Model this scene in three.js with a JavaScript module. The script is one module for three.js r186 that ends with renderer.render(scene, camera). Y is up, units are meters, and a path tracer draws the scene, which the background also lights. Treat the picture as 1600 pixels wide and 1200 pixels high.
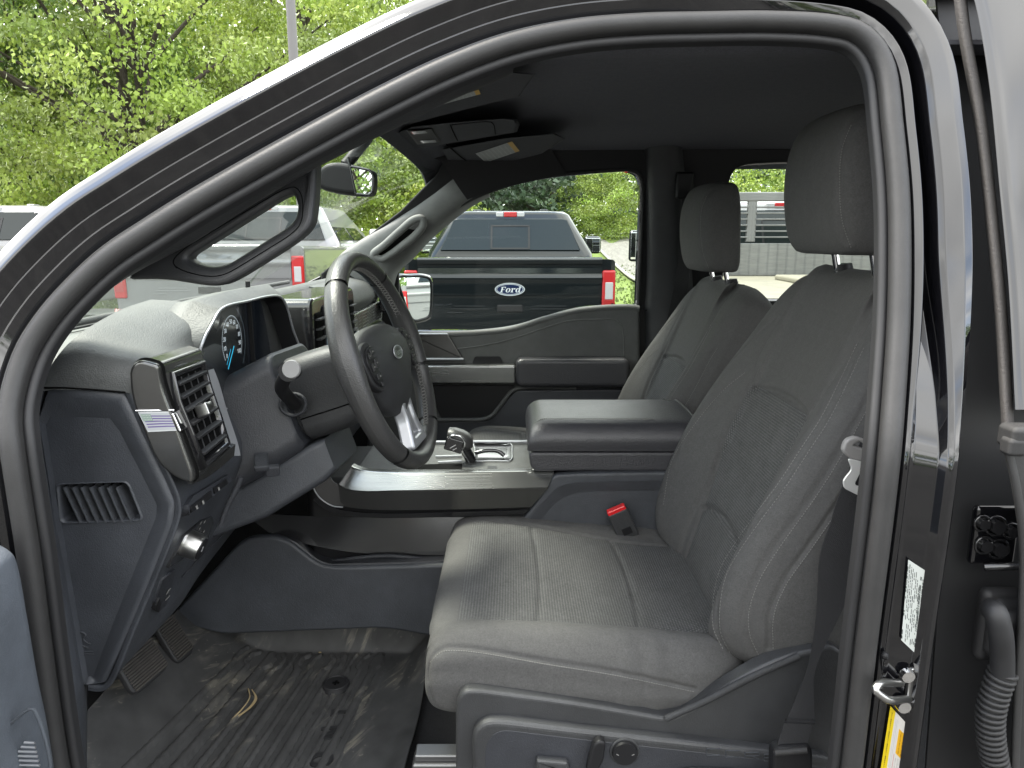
import * as THREE from 'three';
import { mergeGeometries, mergeVertices } from 'three/addons/utils/BufferGeometryUtils.js';
import { RoundedBoxGeometry } from 'three/addons/geometries/RoundedBoxGeometry.js';
import { FontLoader } from 'three/addons/loaders/FontLoader.js';
import { TextGeometry } from 'three/addons/geometries/TextGeometry.js';

// ---------------------------------------------------------------- camera, sky, sun, exposure
// x: towards the tail of the near truck, y: up, z: towards its driver's side (metres)
const scene = new THREE.Scene();
const CY = 1.62, CZ = 1.62, FOC = 1150, PITCH = Math.atan(228 / 1150);
const camera = new THREE.PerspectiveCamera(2 * Math.atan(600 / FOC) * 180 / Math.PI, 4 / 3, 0.02, 600);
camera.position.set(0, CY, CZ);
camera.lookAt(0, CY - Math.sin(PITCH), CZ - Math.cos(PITCH));
const renderer = new THREE.WebGLRenderer({ antialias: true });
renderer.setSize(1024, 768);
renderer.toneMapping = THREE.LinearToneMapping;
renderer.toneMappingExposure = 5.0;
renderer.shadowMap.enabled = true;

let seed = 12345;
const rnd = () => { seed = (seed * 1664525 + 1013904223) >>> 0; return seed / 4294967296; };
const rr = (a, b) => a + (b - a) * rnd();
function hash3(x, y, z) { let h = Math.imul(x, 374761393) ^ Math.imul(y, 668265263) ^ Math.imul(z, 2147483647 - 59); h = Math.imul(h ^ (h >>> 13), 1274126177); return ((h ^ (h >>> 16)) >>> 0) / 4294967296; }
function vnoise(x, y, z) {
  const xi = Math.floor(x), yi = Math.floor(y), zi = Math.floor(z), f = t => t * t * (3 - 2 * t), u = f(x - xi), v = f(y - yi), w = f(z - zi);
  const l = (a, b, t) => a + (b - a) * t, h = (i, j, k) => hash3(xi + i, yi + j, zi + k);
  return l(l(l(h(0, 0, 0), h(1, 0, 0), u), l(h(0, 1, 0), h(1, 1, 0), u), v), l(l(h(0, 0, 1), h(1, 0, 1), u), l(h(0, 1, 1), h(1, 1, 1), u), v), w);
}
const fbm = (x, y, z, o = 5) => { let s = 0, a = .5, n = 0; for (let i = 0; i < o; i++) { s += a * vnoise(x, y, z); n += a; a *= .5; x = x * 2.03 + 7.1; y = y * 2.03 + 3.7; z = z * 2.03 + 1.3; } return s / n; };
const sstep = (a, b, x) => { const t = Math.min(1, Math.max(0, (x - a) / (b - a))); return t * t * (3 - 2 * t); };

// a bright, mostly clouded May sky with blue gaps
{
  const w = 1024, h = 512, d = new Float32Array(w * h * 4);
  for (let j = 0; j < h; j++) for (let i = 0; i < w; i++) {
    const th = ((j + .5) / h - .5) * Math.PI, ph = ((i + .5) / w - .5) * 2 * Math.PI;
    const y = Math.sin(th), x = Math.cos(th) * Math.cos(ph), z = Math.cos(th) * Math.sin(ph);
    const k = Math.max(y, 0) + .22, cx = x / k, cz = z / k;
    const n = fbm(cx * 1.25 + 11, cz * 1.25 + 4, 2.5, 6), big = fbm(cx * .35 + 3, cz * .35 + 9, 6.5, 3);
    const c = .34 + .66 * sstep(.36, .50, n * .75 + big * .3);
    const shade = .62 + .62 * sstep(.3, .75, fbm(cx * 1.9 + 31, cz * 1.9 + 14, 9.5, 5));
    const up = Math.max(y, 0), bl = [.16 + .30 * (1 - up), .30 + .34 * (1 - up), .66 + .22 * (1 - up)];
    const cl = [1.0 * shade, 1.0 * shade, .985 * shade], o = (j * w + i) * 4;
    for (let q = 0; q < 3; q++) d[o + q] = (bl[q] * (1 - c) + cl[q] * c) * (y < 0 ? .55 : 1);
    d[o + 3] = 1;
  }
  const t = new THREE.DataTexture(d, w, h, THREE.RGBAFormat, THREE.FloatType);
  t.mapping = THREE.EquirectangularReflectionMapping; t.magFilter = t.minFilter = THREE.LinearFilter; t.wrapS = THREE.RepeatWrapping; t.needsUpdate = true;
  scene.background = t; scene.environment = t;
}
const sun = new THREE.DirectionalLight(new THREE.Color(1, .94, .84), 2.4);
sun.position.set(-16, 34, -7); sun.target.position.set(0, 1, 0);
sun.shadow.radius = 28; sun.castShadow = true;
sun.shadow.camera.left = sun.shadow.camera.bottom = -30; sun.shadow.camera.right = sun.shadow.camera.top = 30; sun.shadow.camera.far = 120;
sun.shadow.mapSize.set(2048, 2048);
scene.add(sun, sun.target);

// ---------------------------------------------------------------- tools
const V = (x, y, z) => new THREE.Vector3(x, y, z);
// direction of a sight line measured on the photograph (1600 x 1200), then the point where it meets a known station of the place
function ray(u, v) { const a = (u - 800) / FOC, b = (600 - v) / FOC, s = Math.sin(PITCH), c = Math.cos(PITCH); return V(a, -s + b * c, -c - b * s); }
function at(u, v, z) { const d = ray(u, v), t = (z - CZ) / d.z; return V(d.x * t, CY + d.y * t, z); }
function atY(u, v, y) { const d = ray(u, v), t = (y - CY) / d.y; return V(d.x * t, y, CZ + d.z * t); }
function atX(u, v, x) { const d = ray(u, v), t = x / d.x; return V(x, CY + d.y * t, CZ + d.z * t); }
function onLine(u, v, p, q) { // surface that runs across the truck through the side-view line p-q
  const d = ray(u, v), ex = q.x - p.x, ey = q.y - p.y, t = (p.x * ey - (p.y - CY) * ex) / (d.x * ey - d.y * ex);
  return V(d.x * t, CY + d.y * t, CZ + d.z * t);
}
const sideZ = y => .84 - .36 * Math.max(0, y - 1.36) * sstep(1.30, 1.50, y); // body side with its lean inward above the belt
function onSide(u, v, off = 0) { let z = .8; for (let i = 0; i < 30; i++) z = sideZ(at(u, v, z).y) + off; return at(u, v, z); }
function onFar(u, v, off = 0) { let z = -.8; for (let i = 0; i < 30; i++) z = -sideZ(at(u, v, z).y) + off; return at(u, v, z); }

const used = {};
const numbered = n => { const k = used[n] = (used[n] ?? -1) + 1; return k ? `${n}_${String(k).padStart(3, '0')}` : n; };
function thing(name, label, category, group, kind) { const o = new THREE.Group(); o.name = numbered(name); scene.add(o); o.userData = { label, category }; if (group) o.userData.group = group; if (kind) o.userData.kind = kind; return o; }
function put(parent, name, geo, m, label, kind) {
  const o = new THREE.Mesh(Array.isArray(geo) ? merge(geo) : geo, m); o.name = name; o.castShadow = o.receiveShadow = true; parent.add(o);
  if (label) o.userData.label = label; if (kind) o.userData.kind = kind; return o;
}
function sub(parent, name, label) { const o = new THREE.Group(); o.name = name; parent.add(o); if (label) o.userData.label = label; return o; }
function merge(gs) {
  return mergeGeometries(gs.map(g => { const k = g.index ? g.toNonIndexed() : g.clone(); for (const a of Object.keys(k.attributes)) if (!['position', 'normal', 'uv'].includes(a)) k.deleteAttribute(a); if (!k.attributes.uv) k.setAttribute('uv', new THREE.BufferAttribute(new Float32Array(k.attributes.position.count * 2), 2)); return k; }));
}
function cr(p, t) { // Catmull-Rom through vectors
  const n = p.length - 1, s = Math.min(Math.max(t, 0), 1) * n, i = Math.min(Math.floor(s), n - 1), f = s - i;
  const a = p[Math.max(i - 1, 0)], b = p[i], c = p[i + 1], d = p[Math.min(i + 2, n)], o = V();
  for (const k of ['x', 'y', 'z']) o[k] = .5 * (2 * b[k] + (c[k] - a[k]) * f + (2 * a[k] - 5 * b[k] + 4 * c[k] - d[k]) * f * f + (3 * b[k] - a[k] - 3 * c[k] + d[k]) * f * f * f);
  return o;
}
const lin = (p, t) => { const n = p.length - 1, s = t * n, i = Math.min(Math.floor(s), n - 1); return p[i].clone().lerp(p[i + 1], s - i); };
// grid of rows -> smooth sheet, optionally with thickness; uv in metres
function sheet(rows, nu = 24, nv = 24, thick = 0, fu = cr, fv = cr, disp) {
  const pts = [];
  for (let j = 0; j <= nv; j++) { const col = []; for (let i = 0; i <= nu; i++) col.push(fv(rows.map(r => fu(r, i / nu)), j / nv)); pts.push(col); }
  return gridGeo(pts, thick, disp);
}
function gridGeo(pts, thick = 0, disp) {
  const nv = pts.length - 1, nu = pts[0].length - 1, pos = [], uv = [], idx = [], m = nv >> 1, mu = nu >> 1;
  const U = [0], W = [0];
  for (let i = 1; i <= nu; i++) U.push(U[i - 1] + pts[m][i].distanceTo(pts[m][i - 1]));
  for (let j = 1; j <= nv; j++) W.push(W[j - 1] + pts[j][mu].distanceTo(pts[j - 1][mu]));
  for (let j = 0; j <= nv; j++) for (let i = 0; i <= nu; i++) { pos.push(pts[j][i].x, pts[j][i].y, pts[j][i].z); uv.push(U[i], W[j]); }
  for (let j = 0; j < nv; j++) for (let i = 0; i < nu; i++) { const a = j * (nu + 1) + i, b = a + 1, c = a + nu + 1, d = c + 1; idx.push(a, b, d, a, d, c); }
  const g = new THREE.BufferGeometry(); g.setAttribute('position', new THREE.Float32BufferAttribute(pos, 3)); g.setAttribute('uv', new THREE.Float32BufferAttribute(uv, 2)); g.setIndex(idx); g.computeVertexNormals();
  if (disp) { const n = g.attributes.normal, p = g.attributes.position; for (let j = 0; j <= nv; j++) for (let i = 0; i <= nu; i++) { const k = j * (nu + 1) + i, h = disp(i / nu, j / nv, pts[j][i], U[i], W[j]); p.setXYZ(k, p.getX(k) + n.getX(k) * h, p.getY(k) + n.getY(k) * h, p.getZ(k) + n.getZ(k) * h); } g.computeVertexNormals(); }
  if (!thick) return g;
  const n = g.attributes.normal, p = g.attributes.position, back = g.clone(), bp = back.attributes.position;
  for (let k = 0; k < p.count; k++) bp.setXYZ(k, p.getX(k) - n.getX(k) * thick, p.getY(k) - n.getY(k) * thick, p.getZ(k) - n.getZ(k) * thick);
  back.setIndex([...g.index.array].reverse()); back.computeVertexNormals();
  const loop = []; for (let i = 0; i < nu; i++) loop.push(i); for (let j = 0; j < nv; j++) loop.push(j * (nu + 1) + nu); for (let i = nu; i > 0; i--) loop.push(nv * (nu + 1) + i); for (let j = nv; j > 0; j--) loop.push(j * (nu + 1));
  const ep = []; const get = (a, k) => [a.getX(k), a.getY(k), a.getZ(k)];
  loop.forEach((k, q) => { const l = loop[(q + 1) % loop.length]; ep.push(...get(p, k), ...get(bp, k), ...get(p, l), ...get(p, l), ...get(bp, k), ...get(bp, l)); });
  const e = new THREE.BufferGeometry(); e.setAttribute('position', new THREE.Float32BufferAttribute(ep, 3)); e.setAttribute('uv', new THREE.Float32BufferAttribute(new Float32Array(ep.length / 3 * 2), 2)); e.computeVertexNormals();
  return merge([g, back, e]);
}
function rings(loops, closed = true, capA = false, capB = false, fn = lin, nv = 0) { // bridge between loops of equal count
  const rows = loops.map(l => closed ? [...l, l[0]] : l);
  const g = [gridGeo(rows)];
  const cap = l => { const c = l.reduce((s, p) => s.add(p), V()).multiplyScalar(1 / l.length), ps = []; l.forEach((p, i) => { const q = l[(i + 1) % l.length]; ps.push(c, p, q); }); const b = new THREE.BufferGeometry().setFromPoints(ps); b.setAttribute('uv', new THREE.Float32BufferAttribute(ps.flatMap(p => [p.x + p.z, p.y]), 2)); b.computeVertexNormals(); return b; };
  if (capA) g.push(cap(loops[0])); if (capB) g.push(cap(loops[loops.length - 1]));
  return g.length > 1 ? merge(g) : g[0];
}
function flatShade(g) { const k = g.index ? g.toNonIndexed() : g; k.computeVertexNormals(); return k; }
function tube(pts, r, seg = 40, rad = 8, closed = false) { return new THREE.TubeGeometry(new THREE.CatmullRomCurve3(pts, closed, 'centripetal'), seg, r, rad, closed); }
function rod(a, b, r, rad = 10) { return new THREE.TubeGeometry(new THREE.LineCurve3(a, b), 1, r, rad, false); }
function roundShape(pts, r) { // polygon with rounded corners; r number or per-corner list
  const s = new THREE.Shape(), n = pts.length;
  pts.forEach((p, i) => {
    const a = pts[(i + n - 1) % n], b = pts[(i + 1) % n], R = Array.isArray(r) ? r[i] : r;
    const da = new THREE.Vector2(a.x - p.x, a.y - p.y), db = new THREE.Vector2(b.x - p.x, b.y - p.y), la = Math.min(R, da.length() * .48), lb = Math.min(R, db.length() * .48);
    da.normalize(); db.normalize();
    const P = [p.x + da.x * la, p.y + da.y * la], Q = [p.x + db.x * lb, p.y + db.y * lb];
    i ? s.lineTo(...P) : s.moveTo(...P); s.quadraticCurveTo(p.x, p.y, ...Q);
  });
  s.closePath(); return s;
}
function extrude(shape, depth, z0 = 0, bevel = 0, seg = 3, curve = 8) { // from z0 towards +z by depth, edges rounded
  const g = new THREE.ExtrudeGeometry(shape, { depth: Math.max(depth - 2 * bevel, .0005), bevelEnabled: bevel > 0, bevelThickness: bevel, bevelSize: bevel, bevelOffset: -bevel, bevelSegments: seg, curveSegments: curve });
  g.translate(0, 0, z0 + bevel); return g;
}
function box(w, h, d, r = .003, s = 2) { return new RoundedBoxGeometry(w, h, d, s, Math.min(r, w * .49, h * .49, d * .49)); }
function lean(g, f) { const p = g.attributes.position; for (let i = 0; i < p.count; i++) p.setZ(i, p.getZ(i) + f(p.getX(i), p.getY(i))); g.computeVertexNormals(); return g; }
function frame(o, x, y, z) { const m = new THREE.Matrix4().makeBasis(x, y, z); m.setPosition(o); return m; }
function place(g, o, x, y) { x = x.clone().normalize(); const z = V().crossVectors(x, y).normalize(); y = V().crossVectors(z, x); return g.clone().applyMatrix4(frame(o, x, y, z)); }
function bar(a, b, w, t, nrm, r = .002) { const d = b.clone().sub(a), l = d.length(); return place(box(l, w, t, r), a.clone().add(b).multiplyScalar(.5), d, V().crossVectors(nrm, d)); }
function sweep(path, outward, profile, n = 120) { // profile of [away from the opening, outward] along a path
  const c = new THREE.CatmullRomCurve3(path, false, 'centripetal'), rows = [];
  for (let i = 0; i <= n; i++) { const t = i / n, P = c.getPointAt(t), T = c.getTangentAt(t), O = outward(P).clone(); O.addScaledVector(T, -O.dot(T)).normalize(); const N = V().crossVectors(O, T).normalize(); rows.push((typeof profile === 'function' ? profile(t, P) : profile).map(([a, b]) => P.clone().addScaledVector(N, a).addScaledVector(O, b))); }
  return gridGeo(rows);
}
// a profile whose corners stay crisp: each corner gets close companions on both sides
function crisp(p, r = .0011) { const o = [p[0]]; for (let i = 1; i + 1 < p.length; i++) { const a = p[i - 1], b = p[i], c = p[i + 1], l1 = Math.hypot(a[0] - b[0], a[1] - b[1]), l2 = Math.hypot(c[0] - b[0], c[1] - b[1]), k1 = Math.min(r / l1, .35), k2 = Math.min(r / l2, .35); o.push([b[0] + (a[0] - b[0]) * k1, b[1] + (a[1] - b[1]) * k1], [b[0] * .5 + .25 * (b[0] + (a[0] - b[0]) * k1 + b[0] + (c[0] - b[0]) * k2), b[1] * .5 + .25 * (b[1] + (a[1] - b[1]) * k1 + b[1] + (c[1] - b[1]) * k2)], [b[0] + (c[0] - b[0]) * k2, b[1] + (c[1] - b[1]) * k2]); } o.push(p[p.length - 1]); return o; }
// ---------------------------------------------------------------- textures
function tex(w, h, f, rep = [1, 1], srgb = true) {
  const d = new Uint8Array(w * h * 4);
  for (let j = 0; j < h; j++) for (let i = 0; i < w; i++) { const c = f(i / w, j / h), o = (j * w + i) * 4; for (let k = 0; k < 3; k++) d[o + k] = Math.max(0, Math.min(255, 255 * (Array.isArray(c) ? c[k] : c))); d[o + 3] = 255; }
  const t = new THREE.DataTexture(d, w, h); t.wrapS = t.wrapT = THREE.RepeatWrapping; t.magFilter = THREE.LinearFilter; t.minFilter = THREE.LinearMipmapLinearFilter; t.generateMipmaps = true; t.repeat.set(...rep); if (srgb) t.colorSpace = THREE.SRGBColorSpace; t.needsUpdate = true; return t;
}
function pnoise(u, v, f, s) { // tiling noise
  const x = u * f, y = v * f, xi = Math.floor(x), yi = Math.floor(y), q = t => t * t * (3 - 2 * t), a = q(x - xi), b = q(y - yi), h = (i, j) => hash3((xi + i) % f, (yi + j) % f, s), l = (p, r, t) => p + (r - p) * t;
  return l(l(h(0, 0), h(1, 0), a), l(h(0, 1), h(1, 1), a), b);
}
function canvasTex(w, h, draw) { const c = document.createElement('canvas'); c.width = w; c.height = h; draw(c.getContext('2d'), w, h); const t = new THREE.CanvasTexture(c); t.colorSpace = THREE.SRGBColorSpace; return t; }
const col = (r, g, b) => new THREE.Color().setRGB(r, g, b);
const std = (c, roughness = .6, o = {}) => new THREE.MeshStandardMaterial({ color: c, roughness, side: THREE.DoubleSide, ...o });
const phy = (c, roughness = .4, o = {}) => new THREE.MeshPhysicalMaterial({ color: c, roughness, side: THREE.DoubleSide, ...o });
const rep = (t, a, b = a) => { const k = t.clone(); k.repeat.set(a, b); k.needsUpdate = true; return k; };

const grainT = tex(256, 256, (u, v) => .35 * pnoise(u, v, 128, 1) + .45 * pnoise(u, v, 64, 2) + .2 * pnoise(u, v, 24, 3), [14, 14], false);
const mottleT = tex(256, 256, (u, v) => { const n = .5 * pnoise(u, v, 6, 4) + .3 * pnoise(u, v, 17, 5) + .2 * pnoise(u, v, 47, 6); const s = hash3(Math.floor(u * 256), Math.floor(v * 256), 77) > .9985 ? .16 : 0; return .80 + .20 * n + s; }, [3, 3]);
const smudgeT = tex(256, 256, (u, v) => { const n = .5 * pnoise(u, v, 5, 14) + .3 * pnoise(u, v, 13, 15) + .2 * pnoise(u, v, 61, 16); return .72 + .28 * n; }, [2.5, 2.5], false);
// smooth side fabric: short fine fibres
const fabricBump = tex(256, 256, (u, v) => .5 + .25 * Math.sin(u * Math.PI * 2 * 64) * Math.sin(v * Math.PI * 2 * 64) + .35 * (pnoise(u, v, 128, 21) - .5), [18, 18], false);
const fabricT = tex(256, 256, (u, v) => { const n = .6 * pnoise(u, v, 128, 22) + .25 * pnoise(u, v, 40, 23) + .15 * pnoise(u, v, 12, 24), s = hash3(Math.floor(u * 256), Math.floor(v * 256), 78) > .9992 ? .2 : 0; return .74 + .26 * n + s; }, [10, 10]);
// woven centre cloth: little slanted ribs
const weaveF = (u, v) => { const a = (Math.floor(v * 48) % 2), x = (u * 48 + a * .5) % 1, y = (v * 48) % 1; return Math.max(0, 1 - Math.hypot((x - .5 + (y - .5) * .5) * 2.6, (y - .5) * 2.1)); };
const weaveBump = tex(384, 384, (u, v) => .25 + .6 * weaveF(u, v) + .15 * pnoise(u, v, 128, 25), [4.6, 4.6], false);
const weaveT = tex(384, 384, (u, v) => { const k = .56 + .44 * weaveF(u, v) + .14 * pnoise(u, v, 96, 26) - .06 * pnoise(u, v, 8, 27); return [k, k, k * 1.01]; }, [4.6, 4.6]);
const brushT = tex(256, 256, (u, v) => .55 + .45 * (.6 * pnoise(u, v, 4, 31) + .4 * hash3(Math.floor(v * 128), 3, Math.floor(u * 5))), [2, 6], false);

const M = {
  dashDark: phy(col(.045, .049, .057), .60, { bumpMap: grainT, bumpScale: .0004, map: mottleT, roughnessMap: smudgeT }),       // slate lower plastics
  dashMid: phy(col(.030, .032, .038), .54, { bumpMap: grainT, bumpScale: .0004, map: mottleT, roughnessMap: smudgeT }),
  pad: phy(col(.072, .075, .074), .56, { bumpMap: grainT, bumpScale: .0006, map: mottleT }),
  trim: phy(col(.034, .035, .037), .58, { bumpMap: grainT, bumpScale: .0004, map: mottleT, roughnessMap: smudgeT }),
  column: phy(col(.026, .027, .029), .55, { bumpMap: grainT, bumpScale: .0004, map: mottleT }),
  doorSlateLit: phy(col(.085, .097, .115), .55, { bumpMap: grainT, bumpScale: .0004, map: mottleT }),  // dashboard slate lightened, daylight outside put into the colour
  doorTrim: phy(col(.088, .091, .089), .58, { bumpMap: grainT, bumpScale: .0004, map: mottleT }),
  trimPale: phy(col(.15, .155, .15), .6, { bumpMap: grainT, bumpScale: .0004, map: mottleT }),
  black: phy(col(.008, .008, .009), .5, { specularIntensity: .6 }),
  void: phy(col(.003, .003, .003), .9, { specularIntensity: .15 }),  // near-black for joints, and for shade painted into recesses
  gloss: phy(col(.004, .004, .005), .05, { clearcoat: .7, clearcoatRoughness: .02 }),
  glossTrim: phy(col(.012, .012, .013), .16, { clearcoat: .6, clearcoatRoughness: .08 }),
  rubber: phy(col(.026, .0255, .0255), .55, { bumpMap: grainT, bumpScale: .0002, map: mottleT }),
  rubberDark: phy(col(.011, .011, .012), .6),
  liner: std(col(.125, .127, .145), .95, { bumpMap: fabricBump, bumpScale: .0005, map: fabricT }),
  visor: std(col(.070, .071, .080), .95, { bumpMap: fabricBump, bumpScale: .0005, map: fabricT }),
  fabric: phy(col(.080, .079, .077), .92, { bumpMap: fabricBump, bumpScale: .0005, map: fabricT, sheen: .2, sheenRoughness: .5, sheenColor: col(.25, .25, .25) }),
  fabricPanel: phy(col(.128, .129, .125), .9, { bumpMap: weaveBump, bumpScale: .0016, map: weaveT, sheen: .15, sheenRoughness: .5, sheenColor: col(.25, .25, .25) }),
  thread: std(col(.15, .148, .14), .8),
  darkMetal: phy(col(.115, .115, .112), .27, { metalness: .85, roughnessMap: brushT }),
  brushed: phy(col(.30, .305, .30), .32, { metalness: .9, roughnessMap: brushT }),
  chrome: phy(col(.78, .78, .78), .07, { metalness: 1 }),
  steel: phy(col(.45, .45, .44), .28, { metalness: 1 }),
  silver: phy(col(.42, .43, .45), .35, { metalness: .7 }),
  leather: phy(col(.032, .032, .032), .42, { bumpMap: grainT, bumpScale: .0005, roughnessMap: smudgeT }),
  leatherSoft: phy(col(.034, .034, .038), .40, { bumpMap: grainT, bumpScale: .0007, roughnessMap: smudgeT }),
  glass: phy(col(.90, .96, .92), 0, { transmission: 1, thickness: 0, ior: 1.5, specularIntensity: .6 }),
  darkGlass: phy(col(.012, .016, .016), .03, { clearcoat: 1, clearcoatRoughness: 0 }),
  mirror: phy(col(.86, .9, .88), .0, { metalness: 1 }),
  red: phy(col(.55, .012, .015), .25, { clearcoat: .6 }),
  lampWhite: phy(col(.75, .76, .76), .2, { clearcoat: .5 }),
  white: phy(col(.78, .78, .77), .45),
  carpet: std(col(.022, .022, .024), 1, { bumpMap: rep(fabricBump, 30), bumpScale: .002, map: fabricT }),
  webbing: std(col(.024, .024, .026), .75, { bumpMap: rep(weaveBump, 10, 10), bumpScale: .0008, map: rep(weaveT, 10, 10) }),
};
// ================================================================ the near truck: shell
const truck = thing('pickup_truck', 'near black crew cab pickup seen through its open driver door into the grey cabin', 'pickup truck');
const outNear = P => P.y < 1.36 ? V(0, 0, 1) : V(0, .34 * sstep(1.3, 1.55, P.y), .94).normalize();
const sealPx = [[118, 1300], [94, 1190], [69, 1020], [48, 860], [24, 700], [20, 650], [27, 605], [46, 550], [75, 503], [112, 460], [169, 407], [230, 366], [300, 322], [390, 270], [480, 220], [600, 156], [700, 108], [800, 71], [900, 50], [1000, 41], [1100, 38], [1200, 37], [1290, 42], [1335, 52], [1362, 74], [1379, 108], [1391, 200], [1400, 300], [1402, 400], [1400, 500], [1394, 600], [1386, 700], [1375, 800], [1350, 1000], [1327, 1200], [1314, 1300]];
const sealPath = sealPx.map(([u, v]) => onSide(u, v));
const arc = (cx, cy, r, a0, a1, n = 8) => Array.from({ length: n + 1 }, (_, i) => { const a = (a0 + (a1 - a0) * i / n) * Math.PI / 180; return [cx + r * Math.cos(a), cy + r * Math.sin(a)]; });
{
  const seal = sub(truck, 'door_seal', 'grey rubber weatherstrip running round the open door aperture');
  put(seal, 'seal_bulb', sweep(sealPath, outNear, [[-.0105, -.02], ...arc(.0015, .003, .0115, 190, 15, 12), [.0155, .002], [.016, -.02]], 220), M.rubber);
  put(seal, 'seal_lip', sweep(sealPath, outNear, [[-.0205, -.014], ...arc(-.0145, -.006, .0058, 200, -10, 10), [-.0085, -.03]], 220), M.rubberDark);
  put(truck, 'aperture_inner_trim', sweep(sealPath, outNear, [[-.0165, -.009], [-.009, -.022], [.030, -.062], [.075, -.10]], 200), M.trim);
  // painted flange and outer pillar; the profile widens from the front pillar to the centre pillar
  const A = [[.016, -.018], [.026, -.013], [.0275, -.015], [.040, -.004], [.0415, -.0065], [.054, .006], [.0555, .0035], [.0665, .0185], [.068, .020], [.070, .0205], [.0725, .0196], [.079, .0165], [.086, .0127], [.093, .0084], [.097, .0048], [.10, -.06]];
  const B = [[.017, -.016], [.020, -.015], [.023, -.006], [.028, -.004], [.031, -.009], [.036, -.0095], [.060, -.004], [.066, .004], [.071, .007], [.077, .006], [.083, -.002], [.086, -.02], [.089, -.04], [.091, -.05], [.092, -.06], [.093, -.075]];
  const C = [[.016, -.016], [.018, -.013], [.021, -.003], [.030, .001], [.0335, -.003], [.0345, -.034], [.043, -.035], [.0445, .004], [.050, .0105], [.070, .013], [.080, .012], [.084, .006], [.087, -.012], [.090, -.03], [.092, -.055], [.093, -.075]];
  const blend = (p, q, k) => p.map((e, i) => [e[0] + (q[i][0] - e[0]) * k, e[1] + (q[i][1] - e[1]) * k]);
  put(truck, 'door_aperture_frame', sweep(sealPath, outNear, (t, P) => { const k = sstep(.15, .40, P.x); return crisp(k <= 0 ? A : blend(A, blend(C, B, sstep(1.62, 1.38, P.y)), k)); }, 260), M.gloss, 'glossy black painted pillar and roof rail framing the door opening');
}
// roof skin, windshield header and bonnet close the cabin from above and in front
{
  const R = [];
  for (const [x, y, w] of [[-.262, 1.835, .54], [-.22, 1.865, .54], [0, 1.905, .56], [.5, 1.945, .58], [1.3, 1.94, .57], [1.95, 1.88, .56]]) R.push([-w, -w * .6, 0, w * .6, w].map((z, i) => V(x, y + [0, .022, .03, .022, 0][i], z)));
  put(truck, 'roof_skin', sheet(R, 20, 30, .012), M.gloss);
  const L = [];
  for (const [x, y] of [[-.262, 1.80], [-.22, 1.842], [-.05, 1.865], [.4, 1.872], [1.2, 1.87], [1.9, 1.84]]) { const e = y - .014; L.push([V(x, e - .03, -.70), V(x, e, -.655), V(x, y + .01, -.5), V(x, y + .018, 0), V(x, y + .01, .48), V(x, e + .002, .59), V(x, e + .006, .628)]); }
  put(truck, 'headliner', sheet(L, 40, 40, .006), M.liner, 'dark cloth roof lining above both seats');
  put(truck, 'bonnet', sheet([[V(-1.06, 1.36, -.86), V(-1.06, 1.40, 0), V(-1.06, 1.36, .86)], [V(-1.6, 1.36, -.84), V(-1.6, 1.39, 0), V(-1.6, 1.36, .84)], [V(-2.35, 1.25, -.80), V(-2.4, 1.28, 0), V(-2.35, 1.25, .80)]], 16, 16, .02), M.gloss);
}
// windshield
{
  const rows = [];
  for (const [k, x, y, w] of [[0, -.275, 1.812, .60], [.5, -.63, 1.61, .69], [1, -1.02, 1.39, .76]]) rows.push([-w, -w * .5, 0, w * .5, w].map((z, i) => V(x - [-.05, -.012, 0, -.012, -.05][i] * 1.0, y, z)));
  put(truck, 'windshield', sheet(rows, 16, 12), M.glass, 'clear windshield with a faint green tint');
}
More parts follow.
